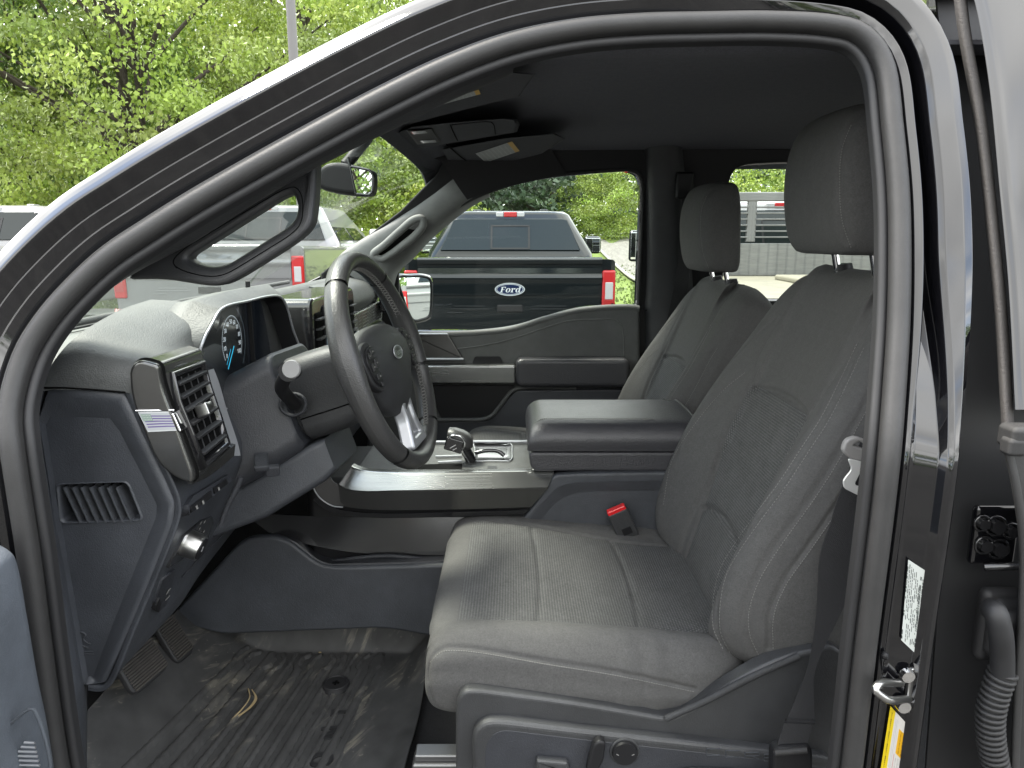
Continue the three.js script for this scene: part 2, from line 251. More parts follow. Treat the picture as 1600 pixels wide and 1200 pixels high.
// front pillar trim on the near side, with its grab handle
const leanNear = (x, y) => -.36 * Math.max(0, y - 1.36) * sstep(1.30, 1.50, y);
{
  const g = sub(truck, 'front_pillar_trim', 'charcoal plastic trim of the near windshield pillar with a grab handle');
  const zz = .745, q = (u, v) => { let p = at(u, v, zz); for (let i = 0; i < 20; i++) p = at(u, v, zz + leanNear(0, p.y)); return p; };
  // strip beside the seal
  const inn = [[60, 700], [56, 640], [70, 575], [105, 520], [160, 458], [215, 420], [300, 375], [400, 312], [500, 255], [600, 205], [640, 185], [700, 155], [800, 112]];
  const out = [[20, 700], [18, 640], [32, 600], [66, 535], [120, 470], [190, 410], [290, 342], [390, 285], [490, 230], [590, 178], [640, 155], [700, 128], [800, 92]];
  const rows = [out.map(([u, v]) => onSide(u, v, -.018)), out.map(([u, v], i) => onSide(.7 * u + .3 * inn[i][0], .7 * v + .3 * inn[i][1], -.03)), inn.map(([u, v]) => onSide(u, v, -.058)), inn.map(([u, v]) => onSide(u - 6, v - 6, -.075))];
  put(g, 'pillar_cover', sheet(rows, 60, 14, .003), M.trim);
  const sh = roundShape([[190, 438], [215, 395], [280, 345], [380, 285], [492, 218], [490, 300], [484, 352], [462, 376], [352, 445], [325, 449], [250, 437]].map(([u, v]) => q(u, v)), [.01, .03, .03, .03, .005, .03, .012, .035, .03, .02, .02]);
  const hole = roundShape([[284, 403], [318, 382], [440, 305], [456, 303], [462, 322], [458, 342], [446, 354], [350, 414], [326, 419], [296, 412]].map(([u, v]) => q(u, v)), [.012, .02, .02, .012, .015, .012, .012, .012, .02, .012]);
  sh.holes.push(new THREE.Path(hole.getPoints(10).reverse()));
  put(g, 'grab_handle', lean(extrude(sh, .038, zz - .045, .009, 5, 10), leanNear), M.trim);
  const lip = roundShape([[262, 410], [284, 388], [440, 295], [462, 290], [472, 312], [470, 348], [454, 366], [350, 430], [322, 434], [280, 424]].map(([u, v]) => q(u, v)), .016).getPoints(8).map(p => V(p.x, p.y, zz - .0075 + leanNear(0, p.y)));
  put(g, 'panel_gap', tube(lip, .0010, 160, 5, true), M.void);
}
// far side: window surround, centre pillar, rear window surround as one lined wall with two openings
const leanFar = (x, y) => .36 * Math.max(0, y - 1.36) * sstep(1.30, 1.50, y);
const qf = (u, v, off) => { const p = onFar(u, v, off); return p; };
{
  const off = .075, W = (u, v) => qf(u, v, off);
  const outer = new THREE.Shape([[-.60, .7], [1.95, .7], [1.95, 1.872], [-.18, 1.872], [-.225, 1.80], [-.335, 1.70], [-.48, 1.60], [-.60, 1.51]].map(p => new THREE.Vector2(...p)));
  const w1 = [[560, 520], [560, 430], [640, 383], [690, 340], [735, 310], [800, 286], [870, 272], [985, 264], [1003, 272], [1006, 300], [998, 480], [905, 482], [850, 500], [800, 520]].map(([u, v]) => W(u, v));
  const s1 = roundShape(w1, [.01, .01, .1, .1, .1, .1, .1, .02, .03, .05, .01, .05, .05, .05]);
  const w2 = [[1138, 290], [1146, 266], [1165, 256], [1240, 252], [1480, 250], [1480, 470], [1128, 470]].map(([u, v]) => W(u, v));
  const s2 = roundShape(w2, [.04, .04, .04, .1, .05, .03, .01]);
  outer.holes.push(new THREE.Path(s1.getPoints(8).reverse()), new THREE.Path(s2.getPoints(8).reverse()));
  put(truck, 'far_side_wall', lean(extrude(outer, .03, -.795, .006, 3, 6), leanFar), M.black, 'dark inner frame round the passenger side windows');
  const b = new THREE.Shape([[-.70, .35], [2.0, .35], [2.0, 1.88], [-.17, 1.88], [-.225, 1.81], [-.335, 1.705], [-.48, 1.60], [-.62, 1.50], [-.75, 1.44], [-1.2, 1.36], [-2.4, 1.22], [-2.4, .45]].map(p => new THREE.Vector2(...p)));
  b.holes.push(new THREE.Path(s1.getPoints(8).reverse()), new THREE.Path(s2.getPoints(8).reverse()));
  put(truck, 'far_body_side', lean(extrude(b, .05, -.87, .01, 2, 6), leanFar), M.gloss, 'black painted body side beyond the passenger seat');
  const pane = (pts, n) => { const g = new THREE.ShapeGeometry(new THREE.Shape(pts.map(p => new THREE.Vector2(p.x, p.y)))); g.translate(0, 0, -.822); put(truck, 'side_window', lean(g, leanFar), M.glass, n); };
  pane(s1.getPoints(8), 'clear passenger front door window with the black pickup behind it');
  pane(s2.getPoints(8), 'clear rear passenger door window with the flatbed behind it');
  // channel rubber round the front window
  const ch = s1.getPoints(6).map(p => V(p.x, p.y, -.768 + leanFar(p.x, p.y)));
  put(truck, 'window_rubber', tube(ch, .006, 200, 6, true), M.rubberDark);
  // centre pillar cover with belt slot
  const cp = sub(truck, 'centre_pillar_trim', 'dark far centre pillar cover with seat belt in front of it');
  const rows = [[1008, 1018, 1043, 1060].map(u => W(u, 225).add(V(0, 0, .0))), [1012, 1022, 1050, 1070].map(u => W(u, 330)), [1008, 1020, 1056, 1080].map(u => W(u, 480)), [1000, 1018, 1060, 1085].map(u => W(u, 620))];
  rows.forEach(r => r.forEach((p, i) => p.z += [-.01, .03, .045, .02][i]));
  put(cp, 'pillar_cover', sheet(rows, 16, 20, .006), M.trim);
  put(cp, 'pillar_seam', tube([W(1008, 484), W(1022, 484), W(1052, 484)].map((p, i) => p.add(V(0, 0, [.012, .034, .047][i]))), .0015, 10, 5), M.void);
  put(cp, 'seat_belt', sheet([[W(1058, 300), W(1072, 300)], [W(1050, 420), W(1070, 420)], [W(1030, 520), W(1056, 520)]].map(r => r.map(p => p.add(V(0, 0, .065)))), 4, 16, .002), M.webbing);
  put(cp, 'belt_guide', place(box(.05, .075, .02, .008), W(1062, 292).add(V(0, 0, .06)), V(1, 0, 0), V(0, 1, 0)), M.black);
}
// far windshield pillar trim with grab handle
{
  const g = sub(truck, 'far_pillar_trim', 'far windshield pillar trim coloured pale for windshield light, with slot grab handle');
  const Z = -.665, P = (u, v) => { let p = at(u, v, Z); for (let i = 0; i < 20; i++) p = at(u, v, Z - .06 + leanFar(0, p.y) * .6); return p; };
  const up = [[700, 262], [684, 288], [655, 315], [610, 347], [570, 372], [540, 392], [520, 412]];
  const lo = [[760, 300], [728, 318], [694, 344], [664, 370], [634, 402], [612, 424], [604, 462]];
  const mid = up.map(([u, v], i) => [.55 * u + .45 * lo[i][0], .55 * v + .45 * lo[i][1]]);
  const rows = [up.map(p => P(...p).add(V(0, -.0, -.08))), up.map(p => P(...p)), mid.map(p => P(...p).add(V(0, 0, .026))), lo.map(p => P(...p).add(V(0, 0, .012))), lo.map(p => P(...p).add(V(.01, -.008, -.09)))];
  put(g, 'pillar_cover', sheet(rows, 36, 24, .004), M.trimPale);  // trim colour raised to carry the sky light from the windshield
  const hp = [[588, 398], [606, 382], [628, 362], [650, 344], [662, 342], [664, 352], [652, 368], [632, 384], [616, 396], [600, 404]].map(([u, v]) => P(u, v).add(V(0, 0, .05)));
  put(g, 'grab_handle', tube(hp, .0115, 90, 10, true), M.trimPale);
  const rc = roundShape([[592, 396], [630, 362], [656, 344], [660, 352], [634, 380], [604, 400]].map(([u, v]) => P(u, v)), .01);
  put(g, 'handle_recess_shade', extrude(rc, .004, Z + .025, 0), M.void);  // flat dark plate painted as the shade behind the handle
  put(truck, 'shaded_roof_corner_lining', sheet([[[672, 246], [688, 252], [700, 268], [716, 292], [730, 312]].map(([u, v]) => onFar(u, v, .115)), [[740, 236], [752, 246], [764, 262], [776, 280], [782, 294]].map(([u, v]) => onFar(u, v, .10)), [[860, 232], [868, 244], [874, 254], [880, 264], [884, 272]].map(([u, v]) => onFar(u, v, .09))], 16, 16, .004), M.black);  // lining coloured black to keep this corner in shade
  put(truck, 'mirror_sail', extrude(roundShape([[606, 410], [622, 402], [624, 470], [640, 520], [596, 520], [598, 440]].map(([u, v]) => at(u, v, -.76)), .01), .02, -.78, .004), M.black);
}
// floor, bulkhead, rear of the cabin
{
  put(truck, 'cabin_floor', box(2.75, .05, 1.62, .01).translate(.62, .69, 0), M.carpet, 'black carpeted cabin floor');
  put(truck, 'bulkhead', sheet([[V(-.62, .70, -.8), V(-.62, .70, 0), V(-.62, .70, .8)], [V(-.80, .85, -.8), V(-.80, .85, 0), V(-.80, .85, .8)], [V(-.88, 1.40, -.8), V(-.88, 1.40, 0), V(-.88, 1.40, .8)]], 8, 16, .02), M.carpet);
  put(truck, 'door_sill', box(2.6, .16, .16, .03).translate(.5, .64, .80), M.gloss);
  const bk = sub(truck, 'rear_bench', 'dark rear bench seat in the shade');
  put(bk, 'bench_cushion', box(.5, .2, 1.4, .06, 4).translate(1.35, .98, 0), M.fabric);
  put(bk, 'bench_backrest', box(.16, .62, 1.4, .06, 4).translate(1.68, 1.30, 0), M.fabric);
  const wl = new THREE.Shape([[-.8, .7], [.8, .7], [.72, 1.45], [.6, 1.86], [-.6, 1.86], [-.72, 1.45]].map(p => new THREE.Vector2(...p)));
  wl.holes.push(new THREE.Path(roundShape([[-.62, 1.48], [.62, 1.48], [.54, 1.78], [-.54, 1.78]].map(p => new THREE.Vector2(...p)), .05).getPoints().reverse()));
  put(truck, 'cab_rear_wall', extrude(wl, .03, 0).rotateY(Math.PI / 2).translate(1.85, 0, 0), M.trim);
  put(truck, 'rear_window', new THREE.PlaneGeometry(1.3, .34).rotateY(Math.PI / 2).translate(1.865, 1.63, 0), M.glass);
}
// ---- centre pillar furniture on the near side
const jamb = (u, v, off = 0) => onSide(u, v, -.004 + off);
{
  const seat = sub(truck, 'door_striker', 'steel door latch striker bolted to the black pillar');
  const c = onSide(1422, 1080, -.004), ax = V(.10, 0, 1).normalize();
  const sp = roundShape([[-.012, .034], [.010, .028], [.015, -.012], [.004, -.036], [-.012, -.022]].map(p => new THREE.Vector2(...p)), .008);
  put(seat, 'striker_plate', extrude(sp, .005, 0, .0015).applyMatrix4(frame(c.clone().add(V(.004, 0, -.002)), V(.95, 0, -.3).normalize(), V(0, 1, 0), V(.3, 0, .95).normalize())), M.steel);
  const l = [[1408, 1067, 0], [1372, 1070, .034], [1368, 1078, .038], [1384, 1092, .038], [1392, 1094, .034], [1420, 1092, 0]].map(([u, v, o]) => onSide(u, v, o));
  put(seat, 'striker_loop', tube(l, .0045, 60, 10), M.steel);
  for (const [u, v] of [[1418, 1056], [1412, 1104]]) put(seat, 'striker_screw', place(new THREE.CylinderGeometry(.0075, .009, .006, 14), onSide(u, v, .003), V(1, 0, 0), V(0, -.1, 1)), M.chrome);
  // stickers
  const sticker = (px, name, w, h, draw, label, o = .0012) => {
    const [a, b, c2, d] = px.map(([u, v]) => jamb(u, v, o)), g = gridGeo([[a, b], [d, c2]], .0006), t = canvasTex(w, h, draw);
    const uv = g.attributes.uv; // first four corners carry the print
    const k = new Float32Array(uv.count * 2); const p = g.attributes.position, O = a, X = b.clone().sub(a), Y = d.clone().sub(a);
    for (let i = 0; i < uv.count; i++) { const e = V(p.getX(i), p.getY(i), p.getZ(i)).sub(O); // solve in the sticker's own oblique axes
      const xx = X.dot(X), xy = X.dot(Y), yy = Y.dot(Y), ex = e.dot(X), ey = e.dot(Y), D = xx * yy - xy * xy; k[2 * i] = (ex * yy - ey * xy) / D; k[2 * i + 1] = 1 - (ey * xx - ex * xy) / D; }
    g.setAttribute('uv', new THREE.BufferAttribute(k, 2)); put(truck, name, g, std(col(.5, .5, .5), .45, { map: t }), label);
  };
  sticker([[1419, 874], [1457, 899], [1443, 1033], [1408, 1000]], 'pillar_sticker', 160, 420, (x, w, h) => {
    x.fillStyle = '#e9eee9'; x.fillRect(0, 0, w, h); x.save(); x.translate(w, 0); x.rotate(Math.PI / 2); x.fillStyle = '#555a58';
    x.font = 'bold 13px sans-serif';
    let q = 777; const r = () => (q = (q * 16807) % 2147483647) / 2147483647;
    for (let y = 12; y < w - 4; y += 11) { let p = 14 + r() * 40; while (p < h - 20) { const l = 6 + r() * 26; if (r() < .75) x.fillRect(p, y, l, y > 60 && y < 75 ? 9 : 4 + r() * 2); p += l + 5; } }
    for (let p = 90; p < 330; p += 4) x.fillRect(p, 66, 1 + (p * 7 % 3), 14); x.restore();
  }, 'white sticker of fine grey print and a barcode on the black pillar');
  sticker([[1391, 1103], [1433, 1148], [1418, 1262], [1372, 1225]], 'warning_sticker', 160, 420, (x, w, h) => {
    x.fillStyle = '#e6e2dc'; x.fillRect(0, 0, w, h); x.fillStyle = '#f2d400'; x.fillRect(0, 0, 30, h); x.fillStyle = '#3a3200'; for (let y = 20; y < h - 10; y += 11) x.fillRect(11, y, 6, 3 + (y * 13 % 6));
    x.fillStyle = '#f4b800'; x.fillRect(62, 60, 84, 130); x.fillStyle = '#8a6400'; for (let i = 0; i < 5; i++) for (let y = 68; y < 182; y += 9) x.fillRect(74 + i * 14, y, 4, 3 + (y * 7 + i * 5) % 5);
    x.fillStyle = '#8d8a88'; for (let i = 0; i < 3; i++) for (let y = 30; y < h; y += 8) x.fillRect(38 + i * 7, y, 2, 2 + (y * 5 + i) % 4); x.fillStyle = '#c05050'; x.fillRect(56, 200, 2, 200); x.fillStyle = '#8d8a88'; for (let i = 0; i < 6; i++) for (let y = 205; y < h; y += 8) x.fillRect(66 + i * 13, y, 3, 2 + (y * 3 + i * 7) % 5);
  }, 'yellow and white airbag style warning sticker low on the black pillar');
  // small plug, bolts of the rear door hinge, grommet and corrugated loom
  for (const [u, v] of [[1362, 1023], [1382, 1024]]) put(truck, 'pillar_plug', new THREE.SphereGeometry(.005, 12, 8).translate(...onSide(u, v, .0)), M.black);
  const hg = sub(truck, 'rear_door_hinge', 'black bolted hinge of the rear door in the gap');
  const hp = onSide(1552, 835, -.05);
  put(hg, 'hinge_plate', box(.055, .075, .012, .006).translate(hp.x, hp.y, hp.z), M.gloss);
  for (const [u, v, r] of [[1535, 818, .007], [1556, 822, .009], [1538, 852, .008], [1560, 858, .009], [1580, 830, .007]]) { put(hg, 'hinge_bolt', [place(new THREE.CylinderGeometry(r, r, .012, 6), onSide(u, v, -.038), V(1, 0, 0), V(0, 0, 1)), place(new THREE.TorusGeometry(r * 1.3, .002, 6, 16), onSide(u, v, -.042), V(1, 0, 0), V(0, 1, 0))], M.glossTrim); }
  put(hg, 'hinge_arm', rod(onSide(1538, 886, -.035), onSide(1600, 884, -.02), .005), M.glossTrim);
  const wl = sub(truck, 'wiring_loom', 'black rubber grommet and corrugated grey cable sleeve in the door gap');
  const gr = onSide(1553, 968, -.045);
  for (const [w, h, d] of [[.056, .094, .02], [.046, .080, .032], [.034, .06, .042]]) put(wl, 'grommet', box(w, h, d, Math.min(w, d * 2) * .45, 5).translate(gr.x, gr.y, gr.z + d / 2), M.rubberDark);
  put(wl, 'cable_elbow', tube([[1549, 952, -.005], [1556, 958, .012], [1563, 985, .016], [1566, 1025, .012], [1566, 1062, .01]].map(([u, v, o]) => onSide(u, v, o)), .0125, 40, 14), M.rubberDark);
  const axis = new THREE.CatmullRomCurve3([[1567, 1050], [1556, 1080], [1548, 1115], [1548, 1150], [1556, 1200], [1570, 1260]].map(([u, v]) => onSide(u, v, .008)));
  for (let i = 0; i < 27; i++) { const t = i / 26, p = axis.getPointAt(t), tg = axis.getTangentAt(t), x = V(0, 0, 1).cross(tg).normalize(); put(wl, 'sleeve_rib', new THREE.TorusGeometry(.0135, .0026, 8, 18).applyMatrix4(frame(p, x, V().crossVectors(tg, x), tg)), M.rubber); }
  put(wl, 'sleeve_core', new THREE.TubeGeometry(axis, 40, .0125, 12), M.rubberDark);
}
// rear door, closed, behind the gap
{
  const rd = sub(truck, 'rear_door', 'glossy black closed rear door beside the centre pillar');
  const e = [[1500, -40], [1522, 0], [1545, 130], [1562, 300], [1576, 450], [1586, 640]];
  const rows = [e.map(([u, v]) => onSide(u, v, -.03)), e.map(([u, v]) => onSide(u + 1, v, .012)), e.map(([u, v]) => onSide(u + 6, v, .018)), e.map(([u, v]) => onSide(u + 60, v, .02)), e.map(([u, v]) => onSide(u + 300, v, .02))];
  put(rd, 'window_frame', sheet(rows, 24, 20), M.gloss);
  const s = [[1497, -30], [1508, 60], [1533, 200], [1551, 360], [1564, 500], [1574, 662]];
  put(rd, 'frame_rubber', sheet([s.map(([u, v]) => onSide(u - 10, v, -.012)), s.map(([u, v]) => onSide(u - 7, v, .006)), s.map(([u, v]) => onSide(u, v, .012)), s.map(([u, v]) => onSide(u + 8, v, .008)), s.map(([u, v]) => onSide(u + 11, v, -.005))], 24, 12, .002), phy(col(.052, .047, .044), .8, { bumpMap: grainT, bumpScale: .001, map: mottleT }));
  const mp = onSide(1596, 686, .02);
  put(rd, 'belt_moulding_end', [box(.05, .026, .03, .006, 3).translate(mp.x + .006, mp.y + .003, mp.z), box(.02, .02, .02, .005, 3).translate(mp.x - .012, mp.y - .006, mp.z + .006)], M.rubber);
  const l = [[1568, 706], [1580, 760], [1592, 850], [1590, 950], [1584, 1060], [1578, 1200], [1574, 1300]];
  put(rd, 'lower_skin', sheet([l.map(([u, v]) => onSide(u + 2, v, -.04)), l.map(([u, v]) => onSide(u, v, .004)), l.map(([u, v]) => onSide(u + 5, v, .014)), l.map(([u, v]) => onSide(u + 16, v, .014)), l.map(([u, v]) => onSide(u + 22, v, .006)), l.map(([u, v]) => onSide(u + 300, v, .012))], 24, 24), M.rubber);
}
{ // dark sheet added as the shade between centre pillar and rear door
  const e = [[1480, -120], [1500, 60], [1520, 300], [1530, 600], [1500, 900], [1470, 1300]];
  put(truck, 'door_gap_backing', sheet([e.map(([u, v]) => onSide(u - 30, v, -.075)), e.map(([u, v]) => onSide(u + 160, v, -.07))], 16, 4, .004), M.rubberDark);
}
// open front door: its lower inner panel at the near edge of the frame
{
  const fd = sub(truck, 'front_door', 'slate inner panel of the open driver door with speaker grille');
  const e = [[-40, 850], [5, 872], [20, 900], [36, 985], [52, 1075], [66, 1140], [76, 1200], [84, 1260]];
  const z = .90, rows = [e.map(([u, v]) => at(u, v, z - .03).add(V(-.05, 0, 0))), e.map(([u, v]) => at(u, v, z)), e.map(([u, v]) => at(u - 10, v + 4, z + .012)), e.map(([u, v]) => at(u - 16, v + 6, z + .03)), e.map(([u, v]) => { const p = at(u, v, z); return V(p.x + .02, p.y - .01, z + .35); })];
  put(fd, 'door_panel', sheet(rows, 40, 24), M.doorSlateLit);
  const P = (u, v) => at(u, v, .955), o = [[-30, 1185], [46, 1108], [52, 1108], [74, 1230], [-30, 1230]].map(([u, v]) => P(u, v));
  put(fd, 'speaker_rim', tube([...o], .0018, 60, 6, true), M.doorSlateLit);
  for (let i = 0; i < 12; i++) { const v = 1160 + i * 7, u0 = 38 - i * 4.6, u1 = 54 + i * 1.6; put(fd, 'speaker_slat', rod(P(u0, v), P(u1, v + 1), .0013, 6), M.silver); }
}
// ================================================================ dashboard
const dash = sub(truck, 'dashboard', 'slate grey dashboard seen from its driver side end');
const zE = .715;
{
  // end panel: chamfered frame round a sunk flat field with a slotted outlet
  const O = [[60, 652], [76, 605], [130, 607], [194, 613], [222, 672], [262, 756], [274, 785], [271, 818], [240, 898], [200, 992], [166, 1066], [132, 1072], [112, 960], [84, 800]].map(([u, v]) => at(u, v, zE));
  const I = [[72, 664], [78, 651], [130, 651], [172, 654], [186, 672], [222, 742], [245, 788], [244, 808], [218, 872], [180, 966], [146, 1056], [135, 1058], [118, 958], [92, 800]].map(([u, v]) => at(u, v, zE - .011));
  const mid = O.map((p, i) => p.clone().lerp(I[i], .35).setZ(zE + .001));
  put(dash, 'end_panel_frame', rings([O.map(p => p.clone().setZ(zE - .07)), O.map(p => p.clone().setZ(zE - .006)), O.map((p, i) => p.clone().lerp(I[i], .08).setZ(zE)), mid, I]), M.dashDark);
  const sh = new THREE.Shape(I.map(p => new THREE.Vector2(p.x, p.y)));
  const vp = [[90, 757], [198, 753], [222, 812], [96, 817]].map(([u, v]) => at(u, v, zE - .011)), vs = roundShape(vp, .008);
  sh.holes.push(new THREE.Path(vs.getPoints(6).reverse()));
  put(dash, 'end_panel', new THREE.ShapeGeometry(sh).translate(0, 0, zE - .0112), M.dashDark, 'flat slate panel on the dashboard end');
  const vl = vs.getPoints(6).map(p => V(p.x, p.y, zE - .010)), cen = vl.reduce((s, p) => s.add(p), V()).multiplyScalar(1 / vl.length);
  const grow = (l, k, z) => l.map(p => V(cen.x + (p.x - cen.x) * k, cen.y + (p.y - cen.y) * k, z));
  put(dash, 'outlet_rim', rings([grow(vl, 1.06, zE - .0112), grow(vl, 1.04, zE - .0095), grow(vl, 1.0, zE - .0095), grow(vl, .95, zE - .014), grow(vl, .93, zE - .045)], true, false, true), M.dashDark);
  put(dash, 'outlet_floor', new THREE.ShapeGeometry(roundShape(grow(vl, .95, 0), .006)).translate(0, 0, zE - .040), M.void);
  for (let i = 0; i < 7; i++) { const a = at(108 + i * 13.6, 757, zE - .022), b = at(134 + i * 13.2, 812, zE - .022); put(dash, 'outlet_slat', bar(a, b, .0024, .026, V(0, 0, 1), .0005), M.dashDark); }
  // small embossed maintenance mark
  const R = (l, r = .0009) => tube(l.map(([u, v]) => at(u, v, zE - .0108)), r, 20, 5);
  put(dash, 'embossed_mark', [R([[113, 988], [118, 1020]]), R([[117, 1018], [146, 1018]]), R([[118, 1022], [147, 1022]]), R([[119, 992], [128, 988], [134, 992], [130, 998], [136, 1004], [142, 1006]], .0012), R([[122, 1000], [124, 1008], [132, 1010], [138, 1012]], .0012)], M.dashDark);
}
put(truck, 'cowl_side_trim', sheet([[[36, 590], [34, 660], [50, 780], [70, 900], [88, 1020], [98, 1100], [106, 1170], [114, 1260]].map(([u, v]) => at(u, v, .752)), [[56, 598], [52, 660], [68, 780], [90, 900], [110, 1020], [120, 1092], [125, 1170], [128, 1260]].map(([u, v]) => at(u, v, .738)), [[72, 604], [64, 660], [82, 780], [104, 900], [126, 1030], [134, 1085], [134, 1170], [134, 1260]].map(([u, v]) => at(u, v, .708)), [[80, 606], [76, 660], [92, 780], [112, 900], [132, 1030], [136, 1090], [136, 1170], [136, 1260]].map(([u, v]) => at(u, v, .64))], 40, 16, .003), M.dashDark, 'slate kick trim below the dashboard end');
// rear facing fascia, running across the truck; F is its side view line
const F = [[196, 600], [208, 625], [228, 672], [268, 752], [279, 784], [276, 816], [246, 892], [206, 988], [172, 1066], [140, 1072]].map(([u, v]) => at(u, v, zE - .004));
{
  const fl = z => F.map(p => V(p.x, p.y, z)), rows = [zE - .002, zE - .008, .62, .5, .4, .3, .15].map((z, i) => { const l = fl(z); if (i > 2) l.forEach((p, k) => { p.x -= [0, 0, 0, .0, .012, .02, .03][i] * (k > 3 ? 1 : 0); }); return l; });
  put(dash, 'lower_fascia', sheet(rows, 60, 24, .004), M.dashDark, 'slate lower dashboard with switches below the steering wheel');
  const bottom = F.slice(-2).map(p => p.clone());
  put(dash, 'knee_underside', sheet([[V(bottom[0].x, bottom[0].y, .70), V(bottom[0].x - .05, bottom[0].y + .0, .15)], [V(-.80, 1.08, .70), V(-.80, 1.08, .15)]], 6, 6, .004), M.black);
}
const fas = (u, v, i) => onLine(u, v, F[i], F[i + 1]); // on the i-th facet of the fascia
{ // switches on the fascia
  const patch = (px, i, t, m, name, off = .003) => { const d = F[i + 1].clone().sub(F[i]), n = V(-d.y, d.x, 0).normalize(); if (n.x < 0) n.negate(); const l = px.map(([u, v]) => fas(u, v, i).addScaledVector(n, off - .004)); put(dash, name, rings([l.map(p => p.clone().addScaledVector(n, -.004)), l, l.map(p => p.clone().addScaledVector(n, t))], true, false, true), m); return n; };
  patch([[288, 790], [296, 776], [320, 762], [352, 742], [357, 752], [330, 775], [304, 792], [290, 806]], 3, .0065, M.dashMid, 'switch_strip');
  patch([[290, 793], [322, 768], [324, 778], [291, 803]], 3, .0085, M.black, 'rocker_switch');
  patch([[326, 764], [346, 750], [349, 757], [328, 773]], 3, .0085, M.black, 'rocker_switch');
  const n = patch([[259, 886], [284, 836], [312, 812], [328, 806], [329, 816], [322, 838], [306, 854], [280, 872]], 5, .0055, M.glossTrim, 'lamp_switch_panel');
  const k = fas(287, 846, 5), kb = sub(truck, 'lamp_switch_knob', 'round metal light switch knob on the dashboard');
  put(kb, 'knob_ring', place(new THREE.CylinderGeometry(.0185, .020, .026, 28, 1), k.clone().addScaledVector(n, .013), V(0, 0, 1), n), M.steel);
  put(kb, 'knob_face', place(new THREE.CylinderGeometry(.0155, .0155, .003, 28), k.clone().addScaledVector(n, .0262), V(0, 0, 1), n), M.black);
  put(kb, 'knob_mark', place(box(.003, .0015, .008, .0005), k.clone().addScaledVector(n, .028), V(0, 0, 1), n), M.silver);
  const tick = (u, v, i, w = .006, h = .005, o = .0098) => { const d = F[i + 1].clone().sub(F[i]).normalize(), nn = V(-d.y, d.x, 0).normalize(); if (nn.x < 0) nn.negate(); put(dash, 'switch_symbol', place(box(w, h, .0006, .0002), fas(u, v, i).addScaledVector(nn, o - .004), V(0, 0, 1), d), M.thread); };
  for (const [u, v] of [[298, 795], [308, 787], [333, 766]]) tick(u, v, 3, .005, .005, .0128);
  for (const [u, v] of [[308, 815], [314, 813], [306, 824], [313, 828]]) tick(u, v, 5, .004, .004, .0098);
  patch([[238, 940], [250, 905], [270, 888], [266, 912], [256, 944], [244, 956]], 6, .0035, M.dashMid, 'parking_brake_switch', .004);
  patch([[236, 950], [243, 932], [246, 940], [242, 954]], 6, .006, M.black, 'parking_brake_edge', .004);
  tick(258, 922, 6, .009, .007, .009); tick(257, 932, 6, .013, .003, .009);
  put(dash, 'fascia_crease', tube([fas(282, 902, 6), fas(310, 872, 6), fas(345, 836, 6), fas(385, 795, 6)].map(p => p.add(V(.002, 0, 0))), .0012, 30, 5), M.dashMid);
  // coin tray slot and hood latch under the column
  put(dash, 'tray_lip', tube([[340, 822], [352, 790], [368, 758], [372, 745]].map(([u, v]) => at(u, v, .60).add(V(.004, 0, 0))), .004, 30, 8), M.dashMid);
  put(dash, 'tray_slot', rings([[[344, 818], [356, 788], [400, 768], [418, 750], [416, 762], [386, 790]].map(([u, v]) => fas(u, v, 5).add(V(.003, 0, 0))), [[350, 814], [359, 791], [400, 772], [414, 757], [410, 764], [384, 788]].map(([u, v]) => fas(u, v, 5).add(V(-.01, 0, 0)))], true, false, true), M.black);
}
// soft top of the dashboard
{
  const prof = z => { const e = sstep(.58, .735, z), y = 1.503 - .01 * e; return [V(-1.0, 1.415, z), V(-.80, 1.452, z), V(-.62, 1.485 - .012 * e, z), V(-.545, y - .012 * e, z), V(-.515, y - .024 - .022 * e, z), V(-.502, y - .055 - .01 * e, z)]; };
  const rows = [.698, .69, .66, .58, .45, .3, .1, -.2, -.5, -.76].map((z, i) => { const l = prof(z); l.forEach(p => { p.y -= [.05, .03, .014, 0, 0, 0, 0, 0, 0, 0][i]; p.x -= i < 3 ? .02 : 0; }); return l; });
  put(dash, 'dash_top', sheet(rows, 40, 90, .004), M.pad, 'pale lit soft top of the dashboard under the windshield');
  // side cheek between top and end panel
  const ck = [[[62, 612], [96, 608], [146, 610], [200, 614], [234, 632], .717], [[72, 585], [102, 579], [148, 581], [206, 588], [244, 602], .716], [[95, 550], [122, 547], [160, 553], [218, 564], [264, 578], .702], [[125, 521], [150, 525], [190, 536], [240, 551], [290, 568], .66], [[160, 499], [190, 505], [228, 518], [268, 537], [308, 562], .60], [[196, 481], [228, 485], [264, 495], [302, 514], [322, 548], .53], [[236, 468], [270, 470], [304, 474], [334, 482], [350, 500], .46]].map(r => r.slice(0, 5).map(([u, v], i) => at(u, v, r[5] - (i === 4 ? .012 : 0))));
  put(dash, 'dash_cheek', sheet(ck, 40, 40, .003), M.pad);
  put(dash, 'cheek_seam', tube([[64, 606], [100, 606], [150, 609], [196, 613]].map(([u, v]) => at(u, v, zE + .003)), .0012, 20, 5), M.void);
  put(dash, 'defrost_lip', tube([V(-.70, 1.485, .66), V(-.70, 1.487, .3), V(-.70, 1.487, -.3), V(-.70, 1.485, -.7)], .006, 30, 8), M.pad);
  put(dash, 'defrost_grille', box(.05, .004, 1.1, .001).rotateZ(.18).translate(-.78, 1.462, 0), M.black);
}
